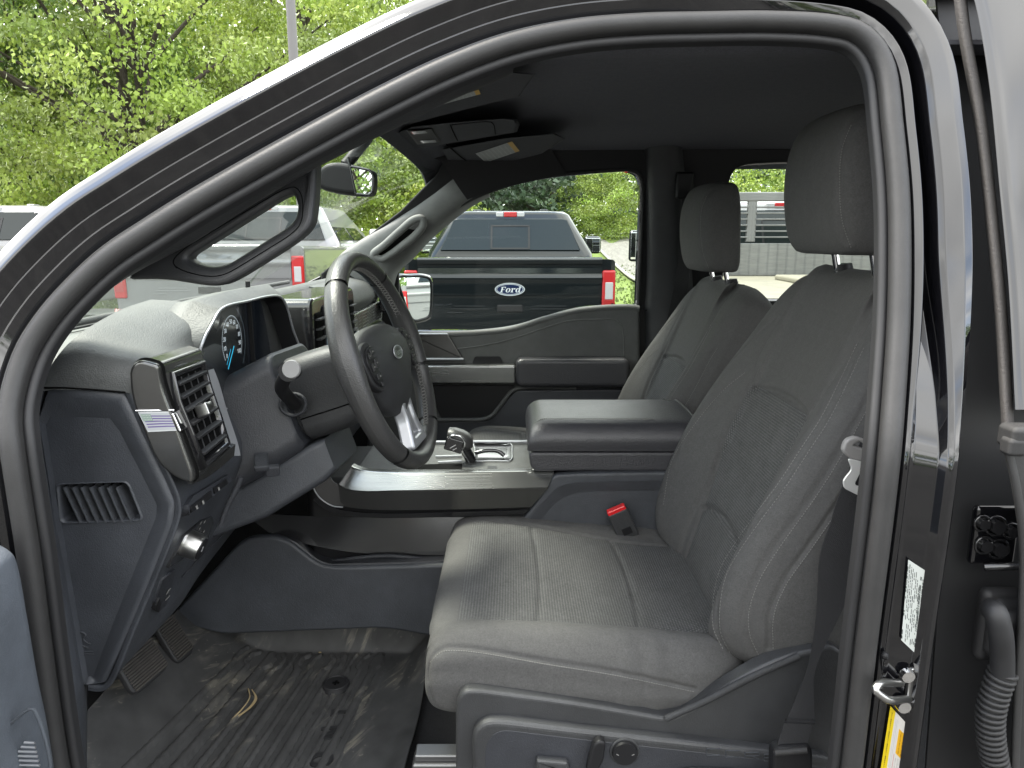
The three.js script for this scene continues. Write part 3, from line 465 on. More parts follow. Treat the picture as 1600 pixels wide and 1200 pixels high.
// instrument hood and cluster
{
  const hood = sub(truck, 'instrument_cluster', 'hooded instrument cluster with a blue needled dial');
  const L = [[316, 585, .55], [312, 552, .555], [318, 532, .55], [332, 505, .525], [345, 484, .50], [385, 471, .41], [438, 464, .27], [446, 474, .255], [458, 515, .235], [474, 565, .215], [470, 605, .22], [430, 625, .29], [370, 640, .43], [330, 625, .53]];
  const rim = L.map(([u, v, z]) => at(u, v, z)), c = rim.reduce((s, p) => s.add(p), V()).multiplyScalar(1 / rim.length);
  const sc = (k, dx, dy = 0) => rim.map(p => V(p.x + dx, c.y + (p.y - c.y) * k + dy, c.z + (p.z - c.z) * k));
  const out = L.map(([u, v, z], i) => { const o = [[300, 590], [288, 552], [292, 528], [302, 500], [326, 468], [382, 452], [438, 442], [454, 456], [470, 505], [488, 560], [484, 610], [440, 640], [360, 655], [310, 630]][i]; return at(o[0], o[1], z).add(V(-.022, -.002, 0)); });
  put(hood, 'hood_shell', rings([out.map(p => V(p.x - .10, p.y - .085, c.z + (p.z - c.z) * .98)), out.map(p => V(p.x - .03, p.y - .004, p.z)), out, rim.map((p, i) => p.clone().lerp(out[i], .12).add(V(.002, 0, 0)))]), M.pad);
  put(hood, 'hood_rim', tube(rim, .0022, 160, 8, true), M.silver);
  put(hood, 'hood_tunnel', rings([sc(1, 0), sc(.985, -.004), sc(.95, -.03)]), M.black);
  // screen face
  const fx = -.462, cz = .385, cy = 1.452, w = .36, h = .19;
  const face = canvasTex(1024, 540, (x, W, H) => {
    x.fillStyle = '#07090c'; x.fillRect(0, 0, W, H); x.fillStyle = '#0c0f13'; x.fillRect(W * .60, 0, W * .4, H);
    const gx = 430, gy = 270, r = 122; x.strokeStyle = '#8d979c'; x.lineWidth = 4; x.beginPath(); x.arc(gx, gy, r, 2.5, 6.9); x.stroke(); x.lineWidth = 3; x.strokeStyle = '#56636a'; x.beginPath(); x.arc(gx, gy, r + 44, 5.2, 7.1); x.stroke(); x.beginPath(); x.arc(gx, gy, r - 44, 2.6, 3.6); x.stroke();
    x.fillStyle = '#aeb8bd'; x.font = 'bold 28px sans-serif'; x.textAlign = 'center'; x.textBaseline = 'middle';
    for (let i = 0; i <= 10; i++) { const a = 2.5 + i * .44; x.fillText(String(i * 10), gx + Math.cos(a) * (r - 27), gy + Math.sin(a) * (r - 27)); }
    for (let i = 0; i <= 50; i++) { const a = 2.5 + i * .088; x.lineWidth = 2; x.strokeStyle = '#8d979c'; x.beginPath(); x.moveTo(gx + Math.cos(a) * r, gy + Math.sin(a) * r); x.lineTo(gx + Math.cos(a) * (r - 9), gy + Math.sin(a) * (r - 9)); x.stroke(); }
    x.strokeStyle = '#2fa8cf'; x.lineWidth = 9; x.beginPath(); x.moveTo(gx - 74, gy + 118); x.lineTo(gx + 18, gy + 22); x.stroke(); x.lineWidth = 5; x.beginPath(); x.moveTo(gx - 86, gy + 96); x.lineTo(gx - 24, gy + 30); x.stroke();
  });
  const fg = new THREE.ShapeGeometry(new THREE.Shape(sc(.975, 0).map(p => new THREE.Vector2(-p.z, p.y)))), fq = fg.attributes.position; fg.setAttribute('uv', new THREE.Float32BufferAttribute(Array.from({ length: fq.count }, (_, i) => [(fq.getX(i) + cz) / w + .5, (fq.getY(i) - cy) / h + .5]).flat(), 2));
  put(hood, 'cluster_face', fg.rotateY(Math.PI / 2).translate(fx, 0, 0), phy(col(1, 1, 1), .12, { map: face, emissiveMap: face, emissive: col(.22, .22, .22), clearcoat: 1, clearcoatRoughness: .05 }));
  put(hood, 'cluster_divider', box(.008, h, .003, .001).translate(fx + .004, cy, .335), M.black);
}
// outboard air vent with its bright housing
{
  const ve = sub(truck, 'air_vent', 'dark metallic outer air vent housing with a striped flag badge');
  const zv = .722, S = [[201, 578], [214, 561], [246, 570], [252, 606], [268, 648], [285, 694], [303, 744], [299, 757], [272, 747], [243, 722], [221, 668], [204, 622]].map(([u, v]) => at(u, v, zv));
  const rr2 = [.008, .012, .006, .02, .05, .05, .012, .008, .02, .02, .05, .02], shp = roundShape(S, rr2);
  put(ve, 'vent_housing', extrude(shp, .135, zv - .135, .004, 4, 6), M.darkMetal);
  put(ve, 'housing_gap', tube(shp.getPoints(4).map(p => V(p.x, p.y, zv - .012)), .0025, 120, 6, true), M.void);
  // rear opening: facets of the housing's rear edge
  const E = S.slice(2, 7), fac = (u, v, i) => onLine(u, v, E[i], E[i + 1]);
  const vo = [fac(268, 592, 0), fac(312, 574, 0), fac(320, 606, 1), fac(335, 650, 2), fac(348, 692, 3), fac(313, 722, 3), fac(296, 676, 2), fac(278, 632, 1)];
  const out = V(.95, .3, 0).normalize(), grow = (k, d) => { const cc = vo.reduce((s, p) => s.add(p), V()).multiplyScalar(1 / vo.length); return vo.map(p => cc.clone().add(p.clone().sub(cc).multiplyScalar(k)).addScaledVector(out, d)); };
  put(ve, 'vent_bezel', rings([grow(1.16, -.004), grow(1.16, .006), grow(1.1, .009), grow(1.02, .007), grow(.98, .0)]), M.glossTrim);
  put(ve, 'vent_cavity_shade', rings([grow(.99, .001), grow(.97, .002)], true, false, true), M.void);  // flat black plane, the shade inside the vent put into colour
  const a0 = vo[0], a1 = vo[1], b0 = vo[5], b1 = vo[4];
  const left = t => cr([vo[0], vo[7], vo[6], vo[5]], t), right = t => cr([vo[1], vo[2], vo[3], vo[4]], t);
  for (let i = 0; i < 6; i++) { const t = (i + .7) / 6.4; put(ve, 'vent_slat', bar(left(t).addScaledVector(out, .004), right(t).addScaledVector(out, .004), .012, .004, V(.1, 1, 0), .001), M.rubberDark); }
  for (let i = 1; i < 4; i++) put(ve, 'vent_vane', bar(left(.03).lerp(right(.03), i / 4).addScaledVector(out, .001), left(.95).lerp(right(.95), i / 4).addScaledVector(out, .001), .002, .004, V(1, 0, 0), .0006), M.trim);
  const kn = left(.5).lerp(right(.5), .42).addScaledVector(out, .014);
  put(ve, 'vent_tab', [place(box(.026, .012, .014, .003), kn, V(0, 0, -1), V(-.3, .95, 0)), place(box(.007, .017, .018, .002), kn.clone().add(V(.002, 0, .012)), V(0, 0, -1), V(-.3, .95, 0))], M.steel);
  // flag badge on the outer face and round its corner
  const ft = canvasTex(256, 128, (x, w, h) => { x.fillStyle = '#cfd3d6'; x.fillRect(0, 0, w, h); for (let i = 0; i < 5; i++) { x.fillStyle = '#7d6fa6'; x.fillRect(w * .08, 26 + i * 17, w * .92, 8); } x.fillStyle = '#9fb3a8'; x.fillRect(w * .04, 18, w * .34, 44); x.fillStyle = '#e8efe9'; for (let i = 0; i < 6; i++) for (let j = 0; j < 3; j++) x.fillRect(w * .07 + i * 13, 24 + j * 13, 5, 5); x.fillStyle = '#e9ecec'; x.fillRect(0, 0, w, 9); x.fillRect(0, h - 7, w, 7); });
  const fp = [[215, 643], [263, 643], [276, 673], [231, 675]].map(([u, v]) => at(u, v, zv + .0012)), fg = gridGeo([[fp[0], fp[1]], [fp[3], fp[2]]]);
  fg.setAttribute('uv', new THREE.Float32BufferAttribute([0, 1, 1, 1, 0, 0, 1, 0], 2));
  put(ve, 'flag_badge', fg, phy(col(.5, .5, .5), .25, { map: ft }), 'small striped flag badge on the vent housing');
  put(ve, 'badge_edge', [rod(fp[0].clone().add(V(-.002, .001, .0)), fp[1].clone().add(V(.006, .001, -.004)), .0016, 8), bar(at(266, 643, zv - .01).add(V(.006, 0, 0)), at(279, 672, zv - .01).add(V(.006, 0, 0)), .02, .004, V(1, .3, 0))], M.chrome);
  // bright lower tray of the housing
  put(ve, 'housing_foot', sheet([[[300, 757, .715], [330, 742, .66], [366, 712, .60]], [[303, 738, .715], [334, 722, .66], [368, 694, .60]]].map(r => r.map(p => at(...p))), 8, 4, .006), M.darkMetal);
  put(ve, 'vent_side_post', sheet([[[312, 582], [322, 606], [334, 645], [350, 690], [356, 712]].map(([u, v], i) => at(u + 6, v, .575)), [[312, 582], [322, 606], [334, 645], [350, 690], [356, 712]].map(([u, v], i) => at(u + 22 - i * .5, v - 6 + i * 1.5, .555))], 16, 4, .006), M.silver);
}
// steering column, stalk
const wheelC = at(604, 563, .38), rightW = V(Math.sin(.115), 0, -Math.cos(.115)), nW = rightW.clone().cross(V(-.315, .949, 0)).normalize(), upW = nW.clone().cross(rightW);
const wheelM = frame(wheelC, rightW, upW, nW);
const rrect = (hw, hh, r, n = 6) => { const p = []; for (const [sx, sy, a0] of [[1, 1, 0], [-1, 1, 90], [-1, -1, 180], [1, -1, 270]]) for (let i = 0; i <= n; i++) { const a = (a0 + 90 * i / n) * Math.PI / 180; p.push([sx * (hw - r) + r * Math.cos(a), sy * (hh - r) + r * Math.sin(a)]); } return p; };
{
  const sc = sub(truck, 'steering_column', 'grey steering column shroud with stalk');
  const loop = (s, hw, hh, r, dy = 0) => rrect(hw, hh, r).map(([x, y]) => V(x, y + dy, -s).applyMatrix4(wheelM));
  put(sc, 'column_shroud', rings([loop(.022, .050, .052, .02, -.012), loop(.028, .058, .064, .024, -.014), loop(.09, .068, .070, .026, -.016), loop(.150, .072, .072, .03, -.016), loop(.152, .066, .066, .03, -.016), loop(.158, .066, .066, .03, -.016)], true, true, false), M.column);
  put(sc, 'column_seam', tube([V(-.0585, -.045, -.03), V(-.069, -.045, -.09), V(-.0725, -.045, -.15)].map(p => p.applyMatrix4(wheelM)), .0012, 16, 5), M.void);
  put(sc, 'column_surround', rings([loop(.160, .082, .078, .03, -.010), loop(.165, .090, .085, .03, -.012), loop(.23, .115, .088, .035, -.026), loop(.31, .150, .085, .03, -.04), loop(.40, .16, .08, .03, -.04)], true, true, false), M.dashMid);
  put(sc, 'knee_cover', rings([loop(.13, .060, .028, .01, -.118), loop(.15, .075, .034, .012, -.124), loop(.26, .10, .034, .012, -.150), loop(.38, .12, .034, .012, -.155)], true, true, true), M.dashDark);
  const st = [at(462, 632, .46), at(452, 622, .485), at(440, 606, .525), at(445, 590, .545), at(455, 578, .562)];
  put(sc, 'stalk', tube(st, .0105, 40, 14), M.black);
  put(sc, 'stalk_end', place(new THREE.CylinderGeometry(.0145, .0135, .022, 26), at(454, 580, .558), V(1, 0, 0), V(-.05, .1, 1)), M.black);
  put(sc, 'stalk_cap', place(new THREE.CylinderGeometry(.0125, .014, .003, 26), at(455, 577, .570), V(1, 0, 0), V(-.05, .25, 1)), phy(col(.14, .14, .14), .35));  // lighter grey disc, the reflection on the end put into its colour
  put(sc, 'stalk_collar', tube(Array.from({ length: 16 }, (_, i) => { const a = i / 16 * 6.283; return at(458 + 20 * Math.cos(a), 632 + 17 * Math.sin(a), .462); }), .003, 40, 6, true), M.dashMid);
  put(sc, 'bonnet_latch', [place(box(.045, .010, .022, .003), at(408, 722, .50), V(.3, -.25, .9), V(0, 1, 0)), place(box(.012, .018, .022, .003), at(426, 735, .505), V(.3, -.25, .9), V(0, 1, 0))], M.dashMid);
}
// steering wheel
{
  const sw = sub(truck, 'steering_wheel', 'black leather steering wheel with stitched rim and silver lower spoke');
  const W = (g) => g.applyMatrix4(wheelM), R = .176;
  // rim in arcs, the joints are fine grooves
  const arcs = [[-12, 52], [54, 128], [130, 232], [234, 306], [308, 346]];
  arcs.forEach(([a, b], i) => { const n = 40; const rows = []; for (let k = 0; k <= n; k++) { const t = (a + (b - a) * k / n) * Math.PI / 180, deg = a + (b - a) * k / n; const gs = d => Math.exp(-Math.pow(((deg - d + 540) % 360 - 180) / 16, 2)), fat = 1 + .16 * (gs(10) + gs(170)); const row = []; for (let q = 0; q <= 20; q++) { const f = q / 20 * 2 * Math.PI, r1 = .0150 * fat, r2 = .0185 * fat; row.push(V((R + r1 * Math.cos(f)) * Math.cos(t), (R + r1 * Math.cos(f)) * Math.sin(t), r2 * Math.sin(f))); } rows.push(row); } put(sw, 'rim_section', W(gridGeo(rows)), M.leather); });
  put(sw, 'rim_core', W(new THREE.TorusGeometry(R, .0142, 12, 100)), M.rubberDark);
  // lacing on the inner side
  const lac = []; for (let d = -8; d < 190; d += 2.4) { const t = d * Math.PI / 180, t2 = (d + 1.8) * Math.PI / 180, p = (tt, f) => V((R + .0158 * Math.cos(f)) * Math.cos(tt), (R + .0158 * Math.cos(f)) * Math.sin(tt), .0192 * Math.sin(f)); lac.push(rod(p(t, 2.75), p(t2, 3.25), .0007, 5), rod(p(t, 3.25), p(t2, 2.75), .0007, 5)); }
  for (let d = 300; d < 346; d += 2.4) { const t = d * Math.PI / 180, t2 = (d + 1.8) * Math.PI / 180, p = (tt, f) => V((R + .0158 * Math.cos(f)) * Math.cos(tt), (R + .0158 * Math.cos(f)) * Math.sin(tt), .0192 * Math.sin(f)); lac.push(rod(p(t, 2.75), p(t2, 3.25), .0007, 5), rod(p(t, 3.25), p(t2, 2.75), .0007, 5)); }
  put(sw, 'rim_lacing', W(merge(lac)), M.thread, null, 'stuff');
  // hub pad: domed shield
  const hubPts = [[-.150, .034], [-.105, .048], [-.060, .060], [0, .064], [.060, .060], [.105, .048], [.150, .034], [.156, .006], [.140, -.020], [.098, -.046], [.060, -.082], [0, -.096], [-.060, -.082], [-.098, -.046], [-.140, -.020], [-.156, .006]].map(p => V(p[0], p[1], 0));
  const smooth = new THREE.CatmullRomCurve3(hubPts, true).getPoints(72).slice(0, 72), hl = (k, z) => smooth.map(p => V(p.x * k, p.y * k, z));
  put(sw, 'airbag_cover', W(rings([hl(.93, -.034), hl(.985, -.020), hl(1, -.008), hl(.97, .001), hl(.85, .009), hl(.6, .017), hl(.3, .0215), hl(.02, .0225)])), M.column);
  // side spokes with button pads
  for (const s of [-1, 1]) {
    const sp = roundShape([[.070, .040], [.125, .028], [.168, .030], [.168, -.012], [.125, -.022], [.060, -.045]].map(([x, y]) => new THREE.Vector2(x * s, y)), .012);
    put(sw, 'spoke', W(extrude(sp, .020, -.022, .006, 3)), M.column);
    const bp = roundShape([[.090, .046], [.128, .040], [.143, .018], [.132, -.026], [.094, -.042], [.080, 0]].map(([x, y]) => new THREE.Vector2(x * s, y)), .014);
    put(sw, 'button_bezel', W(extrude(bp, .014, -.002, .003, 3)), M.rubberDark);
    const bi = roundShape([[.094, .038], [.123, .033], [.135, .015], [.126, -.020], [.098, -.034], [.086, 0]].map(([x, y]) => new THREE.Vector2(x * s, y)), .010);
    put(sw, 'button_pad', W(extrude(bi, .005, .0105, .0015, 2)), M.black);
    for (const [x, y, w, h] of [[.103, .027, .018, .010], [.120, .022, .012, .010], [.100, .008, .016, .016], [.119, .004, .014, .014], [.108, -.013, .022, .010], [.105, -.026, .012, .007]]) put(sw, 'button', W(box(w, h, .003, .0015).translate(x * s, y, .0165)), M.rubberDark);
    for (const [x, y] of [[.103, .027], [.120, .022], [.100, .008], [.119, .004], [.108, -.013]]) put(sw, 'button_symbol', W(box(.006, .002, .0006, .0002).translate(x * s, y, .0182)), M.thread);
  }
  // lower spoke, satin silver with a slot
  const ls = roundShape([[-.030, -.066], [.030, -.066], [.026, -.105], [.046, -.156], [-.046, -.156], [-.026, -.105]].map(p => new THREE.Vector2(...p)), .012);
  ls.holes.push(new THREE.Path(roundShape([[-.014, -.082], [.014, -.082], [.012, -.112], [.022, -.138], [-.022, -.138], [-.012, -.112]].map(p => new THREE.Vector2(...p)), .006).getPoints().reverse()));
  put(sw, 'lower_spoke', W(extrude(ls, .024, -.014, .005, 3)), M.silver, 'satin silver lower spoke');
  const od = Array.from({ length: 36 }, (_, i) => { const a = i / 36 * 6.2832; return V(Math.cos(a), Math.sin(a), 0); });
  const et = canvasTex(256, 256, (x) => { x.fillStyle = '#2c302f'; x.fillRect(0, 0, 256, 256); x.strokeStyle = '#7d8783'; x.lineWidth = 12; x.beginPath(); x.ellipse(128, 128, 108, 108, 0, 0, 7); x.stroke(); x.fillStyle = '#8b948f'; x.font = 'italic bold 96px serif'; x.textAlign = 'center'; x.textBaseline = 'middle'; x.save(); x.translate(128, 134); x.scale(.9, 1.7); x.fillText('Ford', 0, 0); x.restore(); });
  const eg = new THREE.CircleGeometry(1, 40); eg.scale(.0225, .0100, 1);
  put(sw, 'hub_emblem', [W(eg.clone().translate(0, .008, .0245))], phy(col(1, 1, 1), .35, { map: et, metalness: .4 }));
  put(sw, 'emblem_ring', W(tube(od.map(p => V(p.x * .0235, p.y * .0108 + .008, .0243)), .0011, 60, 6, true)), M.silver);
}
// centre stack and passenger side of the dashboard
{
  const cs = sub(truck, 'centre_stack', 'black centre stack with vent and touch screen behind the steering wheel');
  const X = -.458;
  const pf = new THREE.Shape([[.20, 1.47], [-.205, 1.47], [-.205, 1.17], [.20, 1.17]].map(([z, y]) => new THREE.Vector2(-z, y)));
  const fx = g => g.applyMatrix4(frame(V(X, 0, 0), V(0, 0, -1), V(0, 1, 0), V(1, 0, 0)));
  put(cs, 'stack_body', fx(extrude(pf, .26, -.22, .012, 3)), M.dashMid);
  const bz = roundShape([[.195, 1.505], [-.19, 1.505], [-.20, 1.46], [-.185, 1.24], [.185, 1.24], [.20, 1.46]].map(([z, y]) => new THREE.Vector2(-z, y)), .03);
  put(cs, 'stack_bezel', fx(extrude(bz, .09, -.02, .008, 3)), M.glossTrim);
  for (const s of [1, -1]) {
    put(cs, 'vent_well', fx(box(.052, .15, .01, .006).translate(-s * .150, 1.40, .0685)), M.void);
    for (let i = 0; i < 7; i++) put(cs, 'vent_slat', fx(box(.050, .004, .014, .001).translate(-s * .150, 1.345 + i * .0195, .074)), M.trim);
    put(cs, 'vent_tab', fx(box(.016, .012, .012, .002).translate(-s * .150, 1.395, .084)), M.chrome);
  }
  const st = canvasTex(512, 400, (x, w, h) => { x.fillStyle = '#20282c'; x.fillRect(0, 0, w, h); x.fillStyle = '#39454b'; x.fillRect(0, 0, w, 70); x.fillStyle = '#8fa3ad'; x.font = '30px sans-serif'; x.fillText('12:41', 40, 48); for (let i = 0; i < 4; i++) { x.fillStyle = i % 2 ? '#45555e' : '#3a4850'; x.fillRect(30, 90 + i * 76, w - 60, 60); x.fillStyle = '#9fb2bb'; x.fillRect(50, 112 + i * 76, 160, 12); x.fillRect(300, 112 + i * 76, 90, 12); } });
  put(cs, 'touch_screen', fx(new THREE.PlaneGeometry(.215, .15).translate(0, 1.40, .0715)), phy(col(1, 1, 1), .12, { map: st, emissiveMap: st, emissive: col(.30, .30, .30), clearcoat: 1 }), 'lit grey touch screen');
  put(cs, 'screen_frame', fx(tube([[-.112, 1.322], [.112, 1.322], [.112, 1.478], [-.112, 1.478]].flatMap(([a, b], i, l) => { const n = l[(i + 1) % 4]; return [0, .25, .5, .75].map(t => V(a + (n[0] - a) * t, b + (n[1] - b) * t, .072)); }), .003, 90, 6, true)), M.black);
  put(cs, 'volume_knob', fx(new THREE.CylinderGeometry(.017, .018, .022, 24).rotateX(Math.PI / 2).translate(.135, 1.28, .08)), M.steel);
  for (let i = 0; i < 6; i++) put(cs, 'climate_button', fx(box(.034, .016, .01, .003).translate(-.10 + i * .04, 1.275, .073)), M.black);
  put(cs, 'power_socket', fx(new THREE.CylinderGeometry(.016, .016, .01, 20).rotateX(Math.PI / 2).translate(-.11, 1.205, .046)), M.black);
  put(cs, 'socket_symbol', fx(box(.010, .008, .001, .0002).translate(-.11, 1.205, .052)), M.thread);
  put(cs, 'lower_well', fx(box(.36, .10, .05, .01).translate(0, 1.19, .03)), M.black);
  // passenger side: upper roll, bright strip, glove box
  const pd = sub(truck, 'passenger_dash', 'grey dashboard front ahead of the passenger seat');
  put(pd, 'upper_roll', sheet([[V(-.50, 1.50, -.20), V(-.50, 1.50, -.5), V(-.50, 1.495, -.76)], [V(-.44, 1.485, -.20), V(-.44, 1.485, -.5), V(-.45, 1.48, -.76)], [V(-.42, 1.45, -.20), V(-.42, 1.45, -.5), V(-.43, 1.445, -.76)], [V(-.44, 1.42, -.20), V(-.44, 1.42, -.5), V(-.45, 1.415, -.76)]], 16, 14, .004), M.pad);
  put(pd, 'trim_strip', box(.02, .055, .54, .006).translate(-.43, 1.395, -.48), M.brushed);
  put(pd, 'glove_box', [box(.06, .13, .54, .015, 3).translate(-.435, 1.295, -.48), box(.05, .14, .56, .015, 3).translate(-.46, 1.15, -.48)], M.dashMid);
  put(pd, 'corner_vent', [box(.03, .10, .05, .01).translate(-.40, 1.44, -.70)], M.glossTrim);
}
// pedals
{
  const ped = (name, c, w, h, n, label) => {
    const g = sub(truck, name, label), up = V(-.45, .80, -.05).normalize(), xx = V(.25, .05, -.97).normalize(), zz = V().crossVectors(xx, up).normalize(), m = frame(c, xx, V().crossVectors(zz, xx), zz);
    put(g, 'pedal_plate', extrude(roundShape([[-w, -h * .8], [-w * .7, -h], [w * .7, -h], [w, -h * .8], [w * .92, h], [-w * .92, h]].map(p => new THREE.Vector2(...p)), w * .3), .014, -.007, .004).applyMatrix4(m), M.rubberDark);
    for (let i = 0; i < n; i++) put(g, 'pedal_rib', box(w * 1.75, h * 1.1 / n, .0035, .001).translate(0, -h * .85 + (i + .5) * 1.72 * h / n, .0085).applyMatrix4(m), phy(col(.060, .054, .046), .8, { map: mottleT }));
    put(g, 'pedal_arm', rod(c.clone().add(V(-.02, .01, 0)), c.clone().add(V(-.12, .25, -.01)), .009), M.black);
  };
  ped('brake_pedal', at(220, 1040, .47), .044, .034, 12, 'dusty ribbed brake pedal');
  ped('accelerator_pedal', at(270, 998, .30), .026, .046, 15, 'narrow dusty ribbed accelerator pedal');
}
// ================================================================ seats
// the seat is drawn about z = 0 and stands at z = +-.38; x and y are those of the cabin
function seatBack() {
  const lv = [ // y along the front, front x at centre, bolster reach, half width, depth, bolster place
    [0.985, .352, .026, .205, .13, .17], [1.005, .342, .038, .250, .15, .20], [1.05, .353, .050, .272, .16, .218], [1.12, .378, .056, .279, .165, .224], [1.22, .419, .054, .281, .16, .226], [1.30, .452, .045, .280, .155, .224], [1.38, .486, .030, .275, .145, .212], [1.45, .514, .016, .268, .13, .20], [1.51, .538, .004, .256, .115, .18], [1.545, .556, -.006, .236, .10, .16], [1.562, .574, -.010, .19, .075, .13], [1.568, .592, -.012, .15, .045, .10]];
  const rows = lv.map(([y, x, b, hw, d, bp]) => {
    const p = []; const A = (z, dx, dy = 0) => p.push(V(x + dx, y + dy - dx * .42, z));
    A(0, 0); A(.07, -.002); A(.118, -.006); A(.135, -.012 - b * .1); A(bp - .035, -b * .72); A(bp, -b); A(bp + (hw - bp) * .55, -b * .84); A(hw - .006, -b * .35 + .012); A(hw, .03 - b * .1); A(hw, d * .55); A(hw - .012, d * .85); A(hw * .8, d); A(hw * .4, d * 1.04); A(0, d * 1.05);
    const q = p.slice(1, -1).reverse().map(v => V(v.x, v.y, -v.z)); return [...p, ...q, p[0].clone()];
  });
  return rows;
}
function seatCushion() {
  const st = [ // x station, top y at centre, bolster rise, half width, bottom y
    [-.132, .985, .0, .215, .955], [-.128, 1.008, .004, .252, .94], [-.112, 1.026, .012, .268, .93], [-.07, 1.034, .020, .274, .926], [0, 1.030, .026, .276, .924], [.08, 1.021, .030, .277, .922], [.16, 1.012, .034, .277, .920], [.24, 1.005, .034, .275, .920], [.30, 1.002, .028, .268, .925], [.345, 1.0, .014, .24, .935], [.36, .99, .0, .20, .95]];
  return st.map(([x, y, b, hw, bo]) => {
    const p = []; const A = (z, yy) => p.push(V(x, yy, z));
    A(0, y); A(.08, y); A(.150, y + .003); A(.186, y + b * .36); A(.212, y + b * .84); A(.234, y + b); A(.254 * hw / .276, y + b * .72); A(hw - .004, y + b * .2 - .010); A(hw, y - .030); A(hw + .002, (y + bo) / 2 - .006); A(hw - .006, bo + .008); A(hw - .03, bo); A(hw * .5, bo - .004); A(0, bo - .005);
    const q = p.slice(1, -1).map((v, i) => V(v.x, i < 7 ? v.y - b * [0, 0, .22, .5, .58, .5, .2][i] : v.y, -v.z)).reverse(); return [...p, ...q, p[0].clone()]; // the inboard bolster is lower
  });
}
function restHead() {
  const lv = [[1.594, .512, .105, .075], [1.600, .497, .120, .098], [1.625, .485, .131, .112], [1.67, .477, .136, .118], [1.72, .474, .137, .118], [1.765, .478, .133, .112], [1.80, .490, .120, .095], [1.815, .507, .10, .07], [1.819, .53, .07, .03]];
  return lv.map(([y, x, hw, d]) => { const p = []; const A = (z, dx) => p.push(V(x + dx, y, z)); A(0, 0); A(hw * .5, .002); A(hw * .82, .010); A(hw * .97, .030); A(hw, d * .55); A(hw * .95, d * .85); A(hw * .6, d); A(0, d * 1.02); const q = p.slice(1, -1).reverse().map(v => V(v.x, v.y, -v.z)); return [...p, ...q, p[0].clone()]; });
}
// closed surface through rings; a set of grooves (in ring / round parameters) presses seams in; faces split by a mask
function upholstery(rows, nu, nv, groove, mask) {
  const closedRow = r => t => { const n = r.length - 1, s = ((t % 1) + 1) % 1 * n, i = Math.floor(s), f = s - i, g = k => r[((k % n) + n) % n], a = g(i - 1), b = g(i), c = g(i + 1), d = g(i + 2), o = V(); for (const k of ['x', 'y', 'z']) o[k] = .5 * (2 * b[k] + (c[k] - a[k]) * f + (2 * a[k] - 5 * b[k] + 4 * c[k] - d[k]) * f * f + (3 * b[k] - a[k] - 3 * c[k] + d[k]) * f * f * f); return o; };
  const fs = rows.map(closedRow), pts = [];
  for (let j = 0; j <= nv; j++) { const row = []; for (let i = 0; i <= nu; i++) row.push(cr(fs.map(f => f(i / nu)), j / nv)); pts.push(row); }
  for (const e of [0, nv]) { const c = pts[e].reduce((s, p) => s.add(p), V()).multiplyScalar(1 / (nu + 1)); pts.splice(e ? pts.length : 0, 0, pts[e].map(() => c.clone())); if (!e) nv += 1; else nv += 1; if (e === 0) { /* keep the last index in step */ } if (e) break; }
  let g = gridGeo(pts);
  { // outward normals, seam welded
    const n = g.attributes.normal, NU = nu + 1; for (let j = 0; j < pts.length; j++) { const a = j * NU, b = a + nu; const s = V(n.getX(a) + n.getX(b), n.getY(a) + n.getY(b), n.getZ(a) + n.getZ(b)).normalize(); n.setXYZ(a, s.x, s.y, s.z); n.setXYZ(b, s.x, s.y, s.z); }
  }
  const N = g.attributes.normal, P = g.attributes.position, cen = V(); for (let k = 0; k < P.count; k++) cen.add(V(P.getX(k), P.getY(k), P.getZ(k))); cen.multiplyScalar(1 / P.count);
  let sgn = 0; for (let k = 0; k < P.count; k += 7) sgn += (P.getX(k) - cen.x) * N.getX(k) + (P.getY(k) - cen.y) * N.getY(k) + (P.getZ(k) - cen.z) * N.getZ(k); sgn = Math.sign(sgn);
  if (groove) { for (let k = 0; k < P.count; k++) { const p = V(P.getX(k), P.getY(k), P.getZ(k)), nn = V(N.getX(k), N.getY(k), N.getZ(k)).multiplyScalar(sgn), h = groove(p, nn); P.setXYZ(k, p.x + nn.x * h, p.y + nn.y * h, p.z + nn.z * h); } const old = N.clone(); g.computeVertexNormals(); const n = g.attributes.normal, NU = nu + 1; for (let j = 0; j < pts.length; j++) { const a = j * NU, b = a + nu, s = V(n.getX(a) + n.getX(b), n.getY(a) + n.getY(b), n.getZ(a) + n.getZ(b)).normalize(); n.setXYZ(a, s.x, s.y, s.z); n.setXYZ(b, s.x, s.y, s.z); } }
  if (!mask) return [g];
  const ia = [], ib = [], ix = g.index.array, nn = g.attributes.normal;
  for (let t = 0; t < ix.length; t += 3) { const c = V(), m = V(); for (let q = 0; q < 3; q++) { const k = ix[t + q]; c.add(V(P.getX(k), P.getY(k), P.getZ(k))); m.add(V(nn.getX(k), nn.getY(k), nn.getZ(k))); } c.multiplyScalar(1 / 3); m.normalize().multiplyScalar(sgn); (mask(c, m) ? ib : ia).push(ix[t], ix[t + 1], ix[t + 2]); }
  const ga = g.clone(), gb = g.clone(); ga.setIndex(ia); gb.setIndex(ib); return [ga.toNonIndexed(), gb.toNonIndexed()];
}
const gauss = (d, w) => Math.exp(-d * d / (2 * w * w));
const segD = (px, py, ax, ay, bx, by) => { const dx = bx - ax, dy = by - ay, t = Math.max(0, Math.min(1, ((px - ax) * dx + (py - ay) * dy) / (dx * dx + dy * dy))); return Math.hypot(px - ax - t * dx, py - ay - t * dy); };
const lineD = (x, y, l) => { let d = 9; for (let i = 0; i + 1 < l.length; i++) d = Math.min(d, segD(x, y, l[i][0], l[i][1], l[i + 1][0], l[i + 1][1])); return d; };
